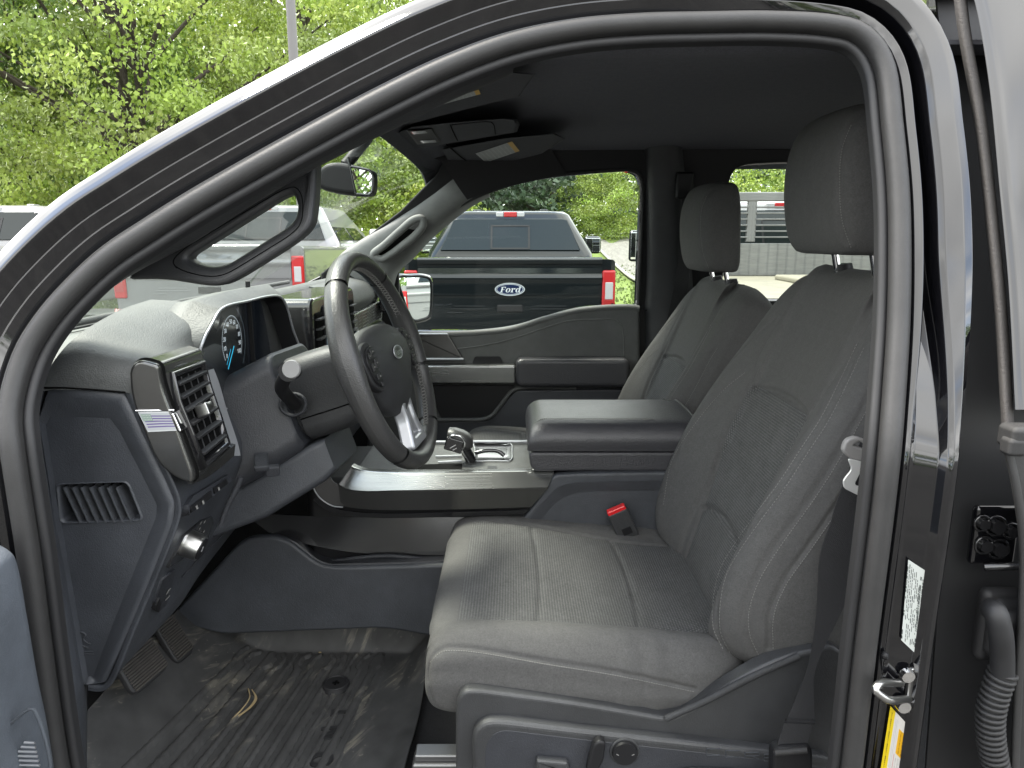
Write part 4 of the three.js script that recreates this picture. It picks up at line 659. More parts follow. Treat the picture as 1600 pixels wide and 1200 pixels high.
// seam layouts. backrest: (|z|, y) on the front, (x - recline, y) on the flank
const insZ = y => .100 + .038 * sstep(1.02, 1.30, y);
const backFrontSeams = [[[0, 1.352], [.06, 1.350], [.125, 1.340]], [[0, 1.128], [.06, 1.124], [.115, 1.110]]];
const backSeams = [], cushSeams = [];
const seamDip = (p, seams) => { const z = Math.abs(p.z); let d2 = 1; for (const l of seams) for (const q of l) { const e = (p.x - q.x) ** 2 + (p.y - q.y) ** 2 + (z - q.z) ** 2; if (e < d2) d2 = e; } return d2 < .0004 ? .0030 * Math.exp(-d2 / (2 * .0024 ** 2)) : 0; };
function backGroove(p, n) {
  const z = Math.abs(p.z); let h = 0;
  if (n.x < -.35) { h -= .006 * gauss(z - insZ(p.y), .0032) * sstep(1.0, 1.02, p.y) * sstep(1.40, 1.355, p.y); for (const s of backFrontSeams) if (z < insZ(p.y) + .004) h -= .0068 * gauss(lineD(z, p.y, s), .0034); if (z < insZ(p.y)) h += .004 * sstep(insZ(p.y), insZ(p.y) - .05, z) * sstep(1.36, 1.33, p.y); h -= .0030 * gauss(lineD(z, p.y, [[.140, 1.345], [.158, 1.40], [.163, 1.46], [.150, 1.53]]), .003); }
  if (z > .1) h -= seamDip(p, backSeams);
  h += .0028 * (fbm(p.x * 15 + 3, p.y * 13, p.z * 17 + 5, 4) - .5);
  return h;
}
const cushCross = [[.050, 0], [.047, .10], [.040, .20]], cushCross2 = [[.212, 0], [.210, .08], [.200, .19]];
const cInsZ = x => .210 - .040 * sstep(-.02, .30, x);
function cushGroove(p, n) {
  const z = Math.abs(p.z); let h = 0;
  if (n.y > .4) { h -= .0045 * gauss(z - cInsZ(p.x), .0032) * sstep(-.06, -.02, p.x); if (z < cInsZ(p.x) + .004) h -= .0042 * gauss(lineD(p.x, z, cushCross), .0032) + .0042 * gauss(lineD(p.x, z, cushCross2), .0032); if (z < cInsZ(p.x)) h += .004 * sstep(cInsZ(p.x), cInsZ(p.x) - .05, z); }
  if (z > .15) h -= seamDip(p, cushSeams);
  h += .0030 * (fbm(p.x * 13 + 3, p.y * 22 + 8, p.z * 13 + 5, 4) - .5) + .0016 * gauss(z - .262, .02) * Math.sin(p.x * 95 + 2.2 * Math.sin(p.x * 31)) * sstep(.02, .16, p.x);
  return h;
}
function stitches(curve, n, out, r = .00075) { const g = []; for (let i = 0; i < n; i++) { const a = curve((i + .12) / n), b = curve((i + .76) / n); g.push(rod(a, b, r, 5)); } return merge(g); }
function makeSeat(name, label) {
  const s = sub(truck, name, label);
  const [ba, bb] = upholstery(seatBack(), 260, 240, backGroove, (c, n) => n.x < -.2 && Math.abs(c.z) < insZ(c.y) && c.y < 1.345 && c.y > 1.0);
  put(s, 'backrest', ba, M.fabric); put(s, 'backrest_centre_panel', bb, M.fabricPanel);
  const [ca, cb] = upholstery(seatCushion(), 260, 220, cushGroove, (c, n) => n.y > .3 && Math.abs(c.z) < cInsZ(c.x) && c.x > -.085);
  put(s, 'seat_cushion', ca, M.fabric); put(s, 'cushion_centre_panel', cb, M.fabricPanel);
  const [h] = upholstery(restHead(), 96, 72, (p, n) => -.0028 * gauss(Math.abs(p.z) - .112, .003) * (n.x < -.1 && p.y > 1.61 && p.y < 1.80 ? 1 : .0) + .002 * (fbm(p.x * 14, p.y * 14, p.z * 14, 3) - .5));
  put(s, 'head_restraint', h, M.fabric);
  for (const z of [-.07, .07]) { put(s, 'restraint_post', rod(V(.588, 1.50, z), V(.560, 1.62, z), .0062, 14), M.chrome); put(s, 'post_collar', place(new THREE.CylinderGeometry(.014, .017, .012, 18), V(.583, 1.570, z), V(1, .1, 0), V(-.2, 1, 0)), M.black); }
  return s;
}
// seams of the near flank and cushion side are traced on the raw shape first, so that the fold and its stitching coincide
function tracer(geos) {
  const bins = new Map(), pr = p => { const d = V(p.x, p.y - CY, p.z + .38 - CZ), f = -d.y * Math.sin(PITCH) - d.z * Math.cos(PITCH), up = d.y * Math.cos(PITCH) - d.z * Math.sin(PITCH); return [800 + FOC * d.x / f, 600 - FOC * up / f]; };
  for (const geo of geos) { const g = geo.index ? geo.toNonIndexed() : geo, q = g.attributes.position; for (let t = 0; t < q.count; t += 3) { const a = [0, 1, 2].map(k => V(q.getX(t + k), q.getY(t + k), q.getZ(t + k))), c = pr(a[0]), key = Math.round(c[0] / 12) * 1000 + Math.round(c[1] / 12); if (!bins.has(key)) bins.set(key, []); bins.get(key).push(a); } }
  const rayT = new THREE.Ray(), tmp = V();
  return (u, v, lift = .0006) => { const d = ray(u, v).normalize(); rayT.set(V(0, CY, CZ - .38), d); let best = null, bd = 9; for (let i = -1; i < 2; i++) for (let j = -1; j < 2; j++) for (const a of bins.get((Math.round(u / 12) + i) * 1000 + Math.round(v / 12) + j) || []) if (rayT.intersectTriangle(a[0], a[1], a[2], false, tmp)) { const l = tmp.distanceTo(rayT.origin); if (l < bd) { bd = l; best = tmp.clone(); } } return best && best.addScaledVector(d, -lift); };
}
const along = (px, n) => { const c = new THREE.CatmullRomCurve3(px.map(([u, v]) => V(u, v, 0)), false, 'centripetal'); return Array.from({ length: n + 1 }, (_, i) => c.getPointAt(i / n)); };
const seamPx = {
  bolster: [[1345, 540], [1318, 598], [1289, 655], [1256, 706], [1220, 761], [1185, 808], [1151, 857], [1130, 895], [1120, 945], [1121, 985], [1136, 1018]],
  flank: [[1372, 600], [1351, 633], [1316, 697], [1273, 767], [1209, 857], [1180, 905], [1164, 955], [1166, 990], [1180, 1022]],
  rear: [[1340, 740], [1300, 799], [1260, 857], [1220, 915], [1203, 960], [1202, 1012]],
  side: [[676, 1098], [668, 1060], [672, 1030], [690, 1014], [722, 1012], [860, 1034], [960, 1050], [1085, 1076]],
};
{
  const tb = tracer(upholstery(seatBack(), 200, 160)), tc = tracer(upholstery(seatCushion(), 200, 160));
  for (const k of ['bolster', 'flank', 'rear']) backSeams.push(along(seamPx[k], 130).map(p => tb(p.x, p.y, 0)).filter(Boolean));
  cushSeams.push(along(seamPx.side, 160).map(p => tc(p.x, p.y, 0)).filter(Boolean));
}
const seatD = makeSeat('driver_seat', 'dark grey cloth driver seat with pale top stitching'); seatD.position.z = .38;
{
  const onSeat = tracer(seatD.children.filter(o => o.isMesh).map(o => o.geometry));
  const row = (px, n, name, r, du = 0, dv = 0) => { const c = new THREE.CatmullRomCurve3(px.map(([u, v]) => V(u + du, v + dv, 0)), false, 'centripetal'), g = []; for (let i = 0; i < n; i++) { const a = c.getPointAt((i + .1) / n), b = c.getPointAt((i + .70) / n), A = onSeat(a.x, a.y), B = onSeat(b.x, b.y); if (A && B && A.distanceTo(B) < .03) g.push(rod(A, B, r || .0006, 5)); } if (g.length) put(seatD, name, merge(g), M.thread, null, 'stuff'); };
  row([[1330, 195], [1316, 232], [1312, 290], [1316, 345], [1330, 388]], 46, 'restraint_stitching', .0007);
  row(seamPx.flank, 104, 'flank_stitching', .0006, 6, 3); row(seamPx.rear, 70, 'flank_stitching', .0006, 6, 3);
  row(seamPx.bolster, 100, 'bolster_stitching', .0006, -6, -3); row(seamPx.bolster, 100, 'bolster_stitching', .0005, 5, 3);
  row([[1164, 582], [1130, 610], [1086, 662], [1050, 720], [1036, 790]], 60, 'bolster_stitching', .0005);
  row(seamPx.side.slice(2), 110, 'cushion_stitching', .0006, 0, 5);
}
const seatP = seatD.clone(); seatP.name = 'passenger_seat'; seatP.userData = { label: 'dark grey cloth passenger seat beyond the centre console' }; seatP.position.set(-.012, 0, -.38); truck.add(seatP);
for (const o of seatP.children) if (/backrest|restraint|post|bolster|flank/.test(o.name)) o.position.y -= .060; // its back and head restraint sit lower
{ // the seat's plastic side shield and controls
  const s = sub(truck, 'seat_side_shield', 'dark plastic shield on the side of the driver seat with power controls');
  const z = .674, P = (u, v) => at(u, v, z);
  const o = [[712, 1100], [722, 1080], [745, 1078], [900, 1098], [1040, 1122], [1062, 1118], [1180, 1046], [1225, 1026], [1300, 1008], [1330, 1030], [1330, 1330], [712, 1330]].map(([u, v]) => P(u, v));
  put(s, 'shield_body', extrude(roundShape(o, [.02, .012, .02, .05, .01, .01, .02, .02, .01, .01, .01, .01]), .03, z - .03, .006, 4), M.trim);
  const lo = [[745, 1340], [738, 1135], [752, 1118], [775, 1113], [900, 1128], [1100, 1150], [1290, 1172], [1330, 1340]].map(([u, v]) => P(u, v));
  put(s, 'shield_step', extrude(roundShape(lo, [.01, .02, .02, .03, .05, .05, .01, .01]), .024, z - .006, .008, 4), M.trim);
  const fz = z + .006, lo2 = [[760, 1340], [758, 1150], [778, 1126], [900, 1141], [1100, 1163], [1290, 1186], [1330, 1340]].map(([u, v]) => P(u, v));
  put(s, 'shield_face', extrude(roundShape(lo2, [.01, .02, .02, .05, .05, .01, .01]), .0125, fz, .001, 2), M.dashMid);
  put(s, 'gusset_ridge', tube([[1040, 1122], [1100, 1095], [1180, 1054], [1248, 1024]].map(([u, v]) => P(u, v).add(V(0, 0, .001))), .005, 40, 8), M.trim);
  const q = (u, v, d) => at(u, v, fz + .0125 + d);
  put(s, 'slide_switch', extrude(roundShape([[838, 1178], [886, 1182], [892, 1200], [836, 1196]].map(([u, v]) => q(u, v, 0)), .004), .014, fz + .012, .004), M.trim);
  put(s, 'recline_switch', extrude(roundShape([[926, 1152], [936, 1146], [945, 1150], [942, 1176], [928, 1204], [914, 1200], [918, 1180]].map(([u, v]) => q(u, v, 0)), .006), .016, fz + .012, .004), M.black);
  const d = q(976, 1174, 0);
  put(s, 'lumbar_ring', new THREE.TorusGeometry(.0195, .0022, 8, 36).translate(d.x, d.y, d.z), M.trim);
  put(s, 'lumbar_button', new THREE.CylinderGeometry(.017, .0185, .008, 32).rotateX(Math.PI / 2).translate(d.x, d.y, d.z + .003), M.black);
  for (const k of [-1, 1]) put(s, 'lumbar_arrow', box(.004, .0012, .0006, .0002).rotateZ(k * .5).translate(d.x + k * .011, d.y, d.z + .0073), M.thread);
  const lg = roundShape([[1010, 1210], [1080, 1196], [1230, 1202], [1260, 1230], [1010, 1240]].map(([u, v]) => q(u, v, 0)), .01);
  put(s, 'handle_ledge', extrude(lg, .012, fz + .012, .004), M.trim);
  // embossed word along the shield
  const em = (u, w, cells) => cells.map(([a, b, c2, e]) => { const A = q(u + a * w, 1170 + b * 10 + (u - 1104) * .10, .0), B = q(u + c2 * w, 1170 + e * 10 + (u - 1104) * .10, 0); return rod(A, B, .0009, 5); });
  const C = [[1, 0, 0, 0], [0, 0, 0, 1], [0, 1, 1, 1]], O2 = [[0, 0, 1, 0], [1, 0, 1, 1], [1, 1, 0, 1], [0, 1, 0, 0]], R2 = [[0, 1, 0, 0], [0, 0, 1, 0], [1, 0, 1, .5], [1, .5, 0, .5], [.4, .5, 1, 1]], E2 = [[1, 0, 0, 0], [0, 0, 0, 1], [0, 1, 1, 1], [0, .5, .8, .5]];
  [C, C, R2, E2].forEach((l, i) => put(s, 'embossed_letter', merge(em(1104 + i * 30, 22, l)), M.dashDark));
}
{ // belt on the near side
  const b = sub(truck, 'seat_belt', 'grey woven driver seat belt with bright metal tongue');
  const strip = (L, R, th = .0018) => sheet([L, R], 30, 4, th);
  const L = [[1345, 690, .690], [1332, 720, .694], [1308, 783, .70], [1299, 814, .702], [1281, 871, .706], [1276, 953, .712], [1264, 1035, .72], [1244, 1090, .728], [1228, 1128, .735]].map(p => at(...p)), R = [[1400, 690, .70], [1392, 740, .704], [1378, 800, .708], [1368, 830, .71], [1348, 890, .714], [1318, 950, .718], [1276, 1040, .724], [1272, 1090, .731], [1274, 1128, .737]].map(p => at(...p));
  put(b, 'belt_webbing', strip(L, R), M.webbing);
  put(b, 'shoulder_webbing', strip([[1392, 560, .68], [1372, 620, .69], [1350, 690, .70]].map(p => at(...p)), [[1440, 560, .685], [1420, 620, .695], [1402, 690, .702]].map(p => at(...p))), M.webbing);
  const tg = roundShape([[1322, 688], [1338, 682], [1420, 712], [1420, 742], [1330, 718], [1316, 706]].map(([u, v]) => at(u, v, .722)), .006);
  tg.holes.push(new THREE.Path(roundShape([[1334, 696], [1345, 690], [1400, 710], [1398, 716]].map(([u, v]) => at(u, v, .722)), .002).getPoints().reverse()));
  put(b, 'tongue_grip', extrude(tg, .010, .712, .003), phy(col(.20, .195, .19), .5));
  const tb = roundShape([[1326, 717], [1340, 720], [1420, 744], [1420, 800], [1340, 774], [1320, 764], [1318, 752], [1332, 734]].map(([u, v]) => at(u, v, .724)), .004);
  tb.holes.push(new THREE.Path(roundShape([[1346, 738], [1400, 756], [1396, 780], [1336, 758]].map(([u, v]) => at(u, v, .724)), .004).getPoints().reverse()));
  put(b, 'tongue_blade', extrude(tb, .003, .7195, .0008), phy(col(.82, .82, .80), .3, { metalness: .55 }));
  put(b, 'belt_fold', [rod(at(1228, 1126, .736), at(1272, 1128, .737), .0035, 8)], M.webbing);
  put(b, 'belt_anchor', [extrude(roundShape([[1204, 1168], [1216, 1160], [1262, 1158], [1266, 1168], [1264, 1260], [1202, 1260]].map(([u, v]) => at(u, v, .745)), .006), .022, .734, .005)], M.black);
  put(b, 'anchor_lip', rod(at(1210, 1176, .757), at(1260, 1172, .757), .0045, 8), M.rubber);
  put(b, 'anchor_webbing', strip([[1226, 1130, .742], [1212, 1172, .75]].map(p => at(...p)), [[1270, 1132, .742], [1260, 1172, .75]].map(p => at(...p)), .003), M.webbing);
  // buckle by the console
  const bk = sub(truck, 'belt_buckle', 'black seat belt buckle with red release button');
  const c = at(973, 818, .172), up = V(-.42, .90, .06).normalize(), xx = V(.90, .42, .0).normalize(), m = frame(c, xx, V().crossVectors(V().crossVectors(xx, up), xx).normalize(), V().crossVectors(xx, up).normalize());
  put(bk, 'buckle_body', box(.044, .066, .022, .004, 3).applyMatrix4(m), M.trim);
  put(bk, 'release_button', box(.040, .012, .017, .003, 3).translate(0, .0345, .001).applyMatrix4(m), M.red, 'bright red release button');
  put(bk, 'buckle_mark', box(.020, .016, .001, .0004).translate(.002, -.014, .0112).applyMatrix4(m), M.black);
  put(bk, 'buckle_stalk', box(.026, .07, .008, .002).translate(.004, -.062, 0).applyMatrix4(m), M.webbing);
  put(bk, 'anchor_bracket', place(box(.03, .012, .02, .002), at(1046, 876, .165), V(1, .4, 0), V(0, 1, 0)), M.silver);
}
// ================================================================ centre console and overhead
{
  const c = sub(truck, 'centre_console', 'slate centre console with brushed trim rail, shifter and padded armrest');
  const S = (l, z) => l.map(([u, v, q]) => at(u, v, q ?? z));
  // trim rail: upper gloss band, crease, lower band
  const top = S([[548, 731], [556, 735], [574, 739], [610, 741], [700, 741], [790, 740], [866, 739]], .128), inn = top.map(p => V(p.x, p.y - .002, p.z - .03));
  const crease = S([[529, 757], [545, 765], [575, 768], [620, 767], [700, 766], [790, 764], [856, 762]], .158);
  const low = S([[533, 789], [550, 792], [580, 795], [620, 796], [700, 795], [780, 793], [830, 791]], .150);
  put(c, 'rail_upper', sheet([inn, top.map(p => p.clone().add(V(0, .001, -.004))), top, crease], 50, 16, .003, cr, lin), M.brushed, 'bright brushed metal look rail on the console side');
  put(c, 'rail_lower', sheet([crease, low], 50, 8, .003), M.darkMetal);
  put(c, 'rail_lip', sheet([S([[498, 772], [520, 791], [560, 799], [620, 801], [700, 799], [780, 797], [826, 795]], .152), S([[490, 780], [516, 798], [560, 806], [620, 808], [700, 806], [780, 803], [820, 801]], .150)], 40, 4, .004), M.glossTrim);
  // rail turning up into the dashboard
  const upA = S([[478, 720], [486, 750], [498, 775], [520, 790], [536, 792]], .155), upB = S([[508, 712], [514, 740], [520, 752], [526, 756], [534, 762]], .150);
  put(c, 'rail_riser', sheet([upA, upB], 24, 8, .004), M.glossTrim);
  put(c, 'riser_edge', tube(upA.map(p => p.clone().add(V(0, 0, .002))), .0014, 30, 6), M.silver);
  // body below the rail
  put(c, 'console_body', [box(.92, .26, .27, .02, 3).translate(.02, .99, 0)], M.black);
  const side = S([[866, 742], [900, 740], [1010, 738], [1120, 738], [1120, 960], [880, 960], [800, 900], [770, 860], [826, 800], [852, 764]], .146);
  put(c, 'side_panel', extrude(roundShape(side, [.012, .02, .02, .01, .01, .01, .02, .02, .02, .012]), .02, .126, .006, 4), M.dashDark);
  put(c, 'side_panel_bevel', sheet([S([[826, 812], [860, 772], [885, 757], [930, 753], [1040, 751]], .1475), S([[836, 822], [868, 786], [896, 771], [934, 767], [1040, 766]], .1465)], 30, 4, .001), M.dashMid);
  // armrest box: lid with soft side rolls over a base
  const arm = (z0, z1, y0, y1, x0, x1, r, dx = 0) => { const s = roundShape([[x0, y0], [x1, y0], [x1, y1], [x0 + dx, y1]].map(p => new THREE.Vector2(...p)), r); return extrude(s, z1 - z0, z0, .010, 5); };
  const a0 = at(824, 700, .135), yT = at(900, 662, .125).y, yS = at(900, 706, .135).y, yB = at(900, 737, .135).y, xR = at(1078, 690, .13).x + .02;
  put(c, 'armrest_base', extrude(roundShape([[a0.x + .008, yB], [xR, yB], [xR, yS - .0015], [a0.x + .002, yS - .0015]].map(p => new THREE.Vector2(...p)), [.018, .01, .004, .012]), .27, -.135, .006, 4), M.leatherSoft);
  const rows = []; // padded lid: rounded section swept front to back
  const sec = (x, k, drop) => { const h = yT - yS, w = .136; return [[-w, 0], [-w - .002, h * .45], [-w + .012, h * .82], [-w + .035, h], [-.05, h + .004], [0, h + .005], [.05, h + .004], [w - .035, h], [w - .012, h * .82], [w + .002, h * .45], [w, 0]].map(([z, y]) => V(x, yS + .0015 + y * k - drop, z * (.93 + .07 * k))); };
  for (const [dx, k] of [[0, .25], [.002, .55], [.010, .80], [.026, .96], [.05, 1], [.12, 1], [.2, 1]]) rows.push(sec(a0.x + dx, k, 0)); rows.push(sec(xR - .012, 1, 0), sec(xR - .002, .9, 0), sec(xR, .5, 0));
  put(c, 'armrest_lid', sheet(rows, 60, 50, .004), M.leatherSoft, 'padded dark armrest lid with stitched edges');
  const st = (z) => { const h = yT - yS, pts = [[.004, .45], [.012, .80], [.030, .985], [.06, 1.01], [.12, 1.01], [.2, 1.01], [.27, 1.01]].map(([d, k]) => V(a0.x + d, yS + .0025 + h * k, z)); const cv = new THREE.CatmullRomCurve3(pts); return stitches(t => cv.getPointAt(t), 70, null, .0007); };
  put(c, 'lid_stitching', merge([st(.098), st(.092), st(-.098)]), M.thread, null, 'stuff');
  put(c, 'rear_strap', tube([V(xR - .03, yT + .004, -.10), V(xR - .012, yT + .002, 0), V(xR - .004, yT - .004, .08), V(xR - .004, yT - .02, .12)], .0025, 30, 6), M.black);
  // console deck
  const yD = at(750, 741, .128).y - .004, dk = (u, v, d = 0) => atY(u, v, yD + d);
  put(c, 'console_deck', box(.42, .012, .25, .004).translate(-.13, yD - .006, 0), M.pad);
  put(c, 'deck_rail', tube([V(-.30, yD + .004, -.115), V(-.1, yD + .006, -.118), V(.06, yD + .006, -.118)], .004, 20, 8), M.silver);
  put(c, 'cup_tray', rings([[[742, 693], [794, 691], [799, 696], [799, 715], [795, 719], [742, 718]].map(([u, v]) => dk(u, v, .0015)), [[746, 696], [790, 695], [794, 698], [794, 712], [791, 715], [746, 715]].map(([u, v]) => dk(u, v, -.0)), [[748, 698], [788, 697], [791, 700], [791, 711], [788, 713], [748, 713]].map(([u, v]) => dk(u, v, .0005))], true, false, true), M.glossTrim);
  put(c, 'tray_rim', tube([[742, 692], [796, 691], [800, 696], [800, 716], [796, 720], [742, 720]].flatMap(([u, v], i, l) => { const n = l[(i + 1) % 6]; return [0, .33, .66].map(t => dk(u + (n[0] - u) * t, v + (n[1] - v) * t, .003)); }), .0014, 90, 6, true), M.silver);
  put(c, 'tray_handle', tube([dk(742, 708, .012), dk(760, 704, .018), dk(778, 705, .016), dk(788, 712, .006)], .005, 24, 8), M.glossTrim);
  put(c, 'deck_slot', rings([[[762, 728], [776, 728], [776, 736], [762, 736]].map(([u, v]) => dk(u, v, .003)), [[763, 729], [775, 729], [775, 735], [763, 735]].map(([u, v]) => dk(u, v, .0032))], true, true, true), M.black);
  put(c, 'shift_gate', rings([[[640, 726], [722, 724], [722, 740], [632, 740]].map(([u, v]) => dk(u, v, .002)), [[645, 728], [718, 727], [718, 739], [638, 739]].map(([u, v]) => dk(u, v, .0022))], true, true, true), M.void);
  for (const [a, b] of [[[684, 722], [722, 720]], [[680, 713], [722, 712]]]) put(c, 'gate_trim', bar(dk(...a, .004), dk(...b, .004), .006, .004, V(0, 1, 0)), M.silver);
  put(c, 'deck_front_rail', bar(at(628, 742, .10), at(640, 716, -.06), .012, .008, V(0, 1, 0), .003), M.brushed);
  // shifter
  const sh = sub(truck, 'gear_shifter', 'black and chrome gear shifter on the console');
  const b = at(744, 736, .02), t = at(716, 690, .03);
  put(sh, 'shifter_boot', new THREE.LatheGeometry([[.030, 0], [.029, .006], [.022, .010], [.014, .016]].map(p => new THREE.Vector2(...p)), 24).translate(b.x, b.y - .004, b.z), M.glossTrim);
  put(sh, 'shifter_stem', tube([b, b.clone().lerp(t, .5).add(V(.004, 0, 0)), t.clone().add(V(.012, -.012, 0))], .012, 24, 14), M.glossTrim);
  put(sh, 'stem_edge', tube([b.clone().add(V(-.004, .004, .011)), b.clone().lerp(t, .5).add(V(-.001, 0, .0115)), t.clone().add(V(.006, -.010, .011))], .0018, 16, 6), M.chrome);
  const hd = [[-.030, .016, .014], [-.026, .024, .020], [-.010, .028, .024], [.010, .027, .024], [.024, .022, .021], [.032, .012, .012]];
  put(sh, 'shifter_head', rings(hd.map(([x, h, w]) => rrect(w, h, Math.min(w, h) * .8, 5).map(([zz, yy]) => V(t.x + x * .9 + .004, t.y + yy * .8 + .006 - x * .25, t.z + zz))), true, true, true), M.leather);
  put(sh, 'head_plate', place(box(.040, .030, .006, .003), V(t.x - .008, t.y - .002, t.z + .0225), V(1, -.3, 0), V(.3, 1, 0)), M.glossTrim);
  put(sh, 'head_ring', place(new THREE.TorusGeometry(.020, .0026, 8, 30), V(t.x - .004, t.y + .002, t.z + .0215), V(1, -.2, 0), V(.2, 1, .2)), M.chrome);
  put(sh, 'head_letters', [place(box(.016, .002, .001, .0003), V(t.x - .010, t.y - .004, t.z + .0262), V(1, .6, 0), V(-.6, 1, 0)), place(box(.010, .002, .001, .0003), V(t.x - .006, t.y - .010, t.z + .0262), V(1, .6, 0), V(-.6, 1, 0))], M.chrome);
  // storage well and kick panel under the console
  const kp = sub(truck, 'console_kick_panel', 'slate kick panel with raised shoulder between footwell and console');
  const K = [[270, 960], [372, 850], [388, 841], [425, 837], [452, 846], [472, 862], [492, 878], [512, 886], [560, 886], [760, 880], [760, 1010], [600, 982], [350, 992], [318, 985], [288, 975]].map(([u, v]) => at(u, v, .205));
  put(kp, 'kick_face', extrude(roundShape(K, [.02, .02, .015, .02, .03, .03, .03, .03, .03, .01, .01, .03, .02, .02, .02]), .02, .185, .007, 5), M.dashDark);
  put(kp, 'kick_ledge', sheet([S([[420, 835], [460, 846], [505, 878], [560, 880], [760, 874]], .196), S([[430, 830], [470, 842], [515, 868], [600, 862], [760, 862]], .11)], 40, 6, .004), M.dashMid);
  put(kp, 'well_lip', tube(S([[505, 880], [560, 872], [610, 869], [680, 876]], .16), .005, 30, 8), M.dashMid);
  put(kp, 'well_wall', sheet([S([[380, 800], [520, 806], [760, 806]], .125), S([[430, 838], [560, 862], [760, 866]], .14)], 20, 10, .01), M.glossTrim);
}
// floor mat: a moulded tray with ridges, a thing of its own
{
  const mat = thing('floor_mat', 'black rubber tray mat with ridges and dried mud in the driver footwell', 'floor mat');
  const x0 = -.70, x1 = -.175, z0 = .115, z1 = .70, nx = 250, nz = 280, pts = [], base = x => .728 + .30 * Math.pow(sstep(-.50, -.92, x), 1.1);
  // ridge layout in mat coordinates: main ridges run across the footwell, slightly skewed
  const rid = (x, z) => { const q = x + .34 * (z - .3) * .35, k = sstep(.62, .60, 0) * 1; const inR = sstep(-.60, -.585, q) * sstep(-.272, -.285, q); const zig = sstep(.225, .21, z) * sstep(.17, .185, z) * .010 * Math.sin(q * 52); const ph = (q + zig) / .0262; const f = ph - Math.floor(ph), w = (Math.floor(ph) % 3 === 0) ? .26 : .13; return inR * sstep(.15, .165, z) * (sstep(.5 - w, .5 - w + .06, f) - sstep(.5 + w - .06, .5 + w, f)); };
  for (let j = 0; j <= nz; j++) { const row = []; for (let i = 0; i <= nx; i++) { let x = x0 + (x1 - x0) * i / nx, z = z0 + (z1 - z0) * j / nz, y = base(x); const ei = Math.min(1, (z - z0) / .05), er = Math.min(1, (x1 - x) / .06), ef = (x - x0) / .05; y += .085 * Math.pow(1 - sstep(0, 1, ei), 1.6) * sstep(-.62, -.56, x) + .045 * Math.pow(1 - sstep(0, 1, er), 1.5) * (.6 + .4 * Math.sin(z * 13)); if (ei >= 1 && er >= 1) y += .0055 * rid(x, z); y += .0035 * (fbm(x * 9, z * 9, 4, 3) - .5); row.push(V(x, y, z)); } pts.push(row); }
  const g = gridGeo(pts, .003);
  const mudT = tex(640, 640, (u, v) => { const d = fbm(u * 7, v * 7, 3.3, 5), st = fbm(u * 38 + v * 18, v * 6 - u * 3, 8.1, 4), sp = fbm(u * 90, v * 90, 5.5, 2); const m = sstep(.50, .72, d) * sstep(.46, .66, st), s2 = sstep(.70, .76, sp) * sstep(.45, .6, d), scr = sstep(.66, .70, fbm(u * 60 + v * 42, v * 5 - u * 8, 1.7, 3)) * sstep(.42, .6, d); const k = Math.min(1, .75 * m + .6 * s2 + .55 * scr), film = .5 + .5 * fbm(u * 18, v * 18, 9, 4); return [.17 * film + .09 + k * .20, .17 * film + .09 + k * .185, .168 * film + .09 + k * .15]; }, [1 / (x1 - x0), 1 / (z1 - z0)]);
  const mrT = tex(256, 256, (u, v) => .55 + .45 * fbm(u * 10, v * 10, 6.3, 5), [1 / (x1 - x0), 1 / (z1 - z0)], false);
  put(mat, 'mat_tray', g, phy(col(1, 1, 1), .9, { map: mudT, roughnessMap: mrT }));
  const c = atY(525, 1072, .7335);
  put(mat, 'mat_fastener', [new THREE.CylinderGeometry(.026, .028, .008, 30).translate(c.x, .736, c.z), new THREE.TorusGeometry(.024, .0025, 8, 34).rotateX(Math.PI / 2).translate(c.x, .741, c.z)], M.rubberDark);
  put(mat, 'fastener_slot', [box(.014, .002, .004, .0005).translate(c.x, .7412, c.z), box(.004, .002, .014, .0005).translate(c.x, .7414, c.z)], M.void);
  // raised letters reading towards the door
  const font = await new FontLoader().loadAsync('fonts/droid/droid_sans_bold.typeface.json');
  for (const [ch, u, v, s] of [['I', 534, 1114, .040], ['N', 518, 1146, .040], ['O', 502, 1188, .040]]) { const p = atY(u, v, .7315), t = new TextGeometry(ch, { font, size: s, depth: .003, curveSegments: 4 }); t.computeBoundingBox(); const b = t.boundingBox; t.translate(-(b.min.x + b.max.x) / 2, -(b.min.y + b.max.y) / 2, 0); t.rotateX(-Math.PI / 2).rotateY(Math.PI / 2 + .12); t.translate(p.x, p.y, p.z); put(mat, 'raised_letter', t, M.rubberDark); }
  const stm = std(col(.36, .28, .15), .8);
  const bl = thing('dry_straw', 'dry yellow blade of straw curled on the ridged mat', 'straw');
  const P = (u, v, h = 0) => atY(u, v, .736 + h);
  put(bl, 'straw_blade', sheet([[P(372, 1118), P(390, 1104, .004), P(398, 1090, .006), P(393, 1078, .004)], [P(373, 1120), P(393, 1105, .005), P(402, 1091, .007), P(394, 1077, .004)]], 18, 2, .0006), stm);
  put(bl, 'straw_stem', tube([P(360, 1126), P(378, 1108, .003), P(390, 1090, .004), P(388, 1076, .003)], .0012, 24, 6), stm);
  for (const [u, v, r] of [[178, 1101, .01], [190, 1138, .008], [262, 1190, .01], [500, 1020, .005]]) { const s = thing('dirt_crumb', `small pale crumb of dried mud on the mat, ${['highest beside the brake pedal', 'left of the ridges', 'lowest near the door sill', 'at the inner corner'][[178, 190, 262, 500].indexOf(u)]}`, 'mud crumb', 'mud crumbs on the mat'); const p = atY(u, v, .737); const g2 = new THREE.IcosahedronGeometry(r * .4, 1); g2.scale(1.8, .35, 1); g2.translate(p.x, p.y + .001, p.z); put(s, 'crumb', g2, stm); }
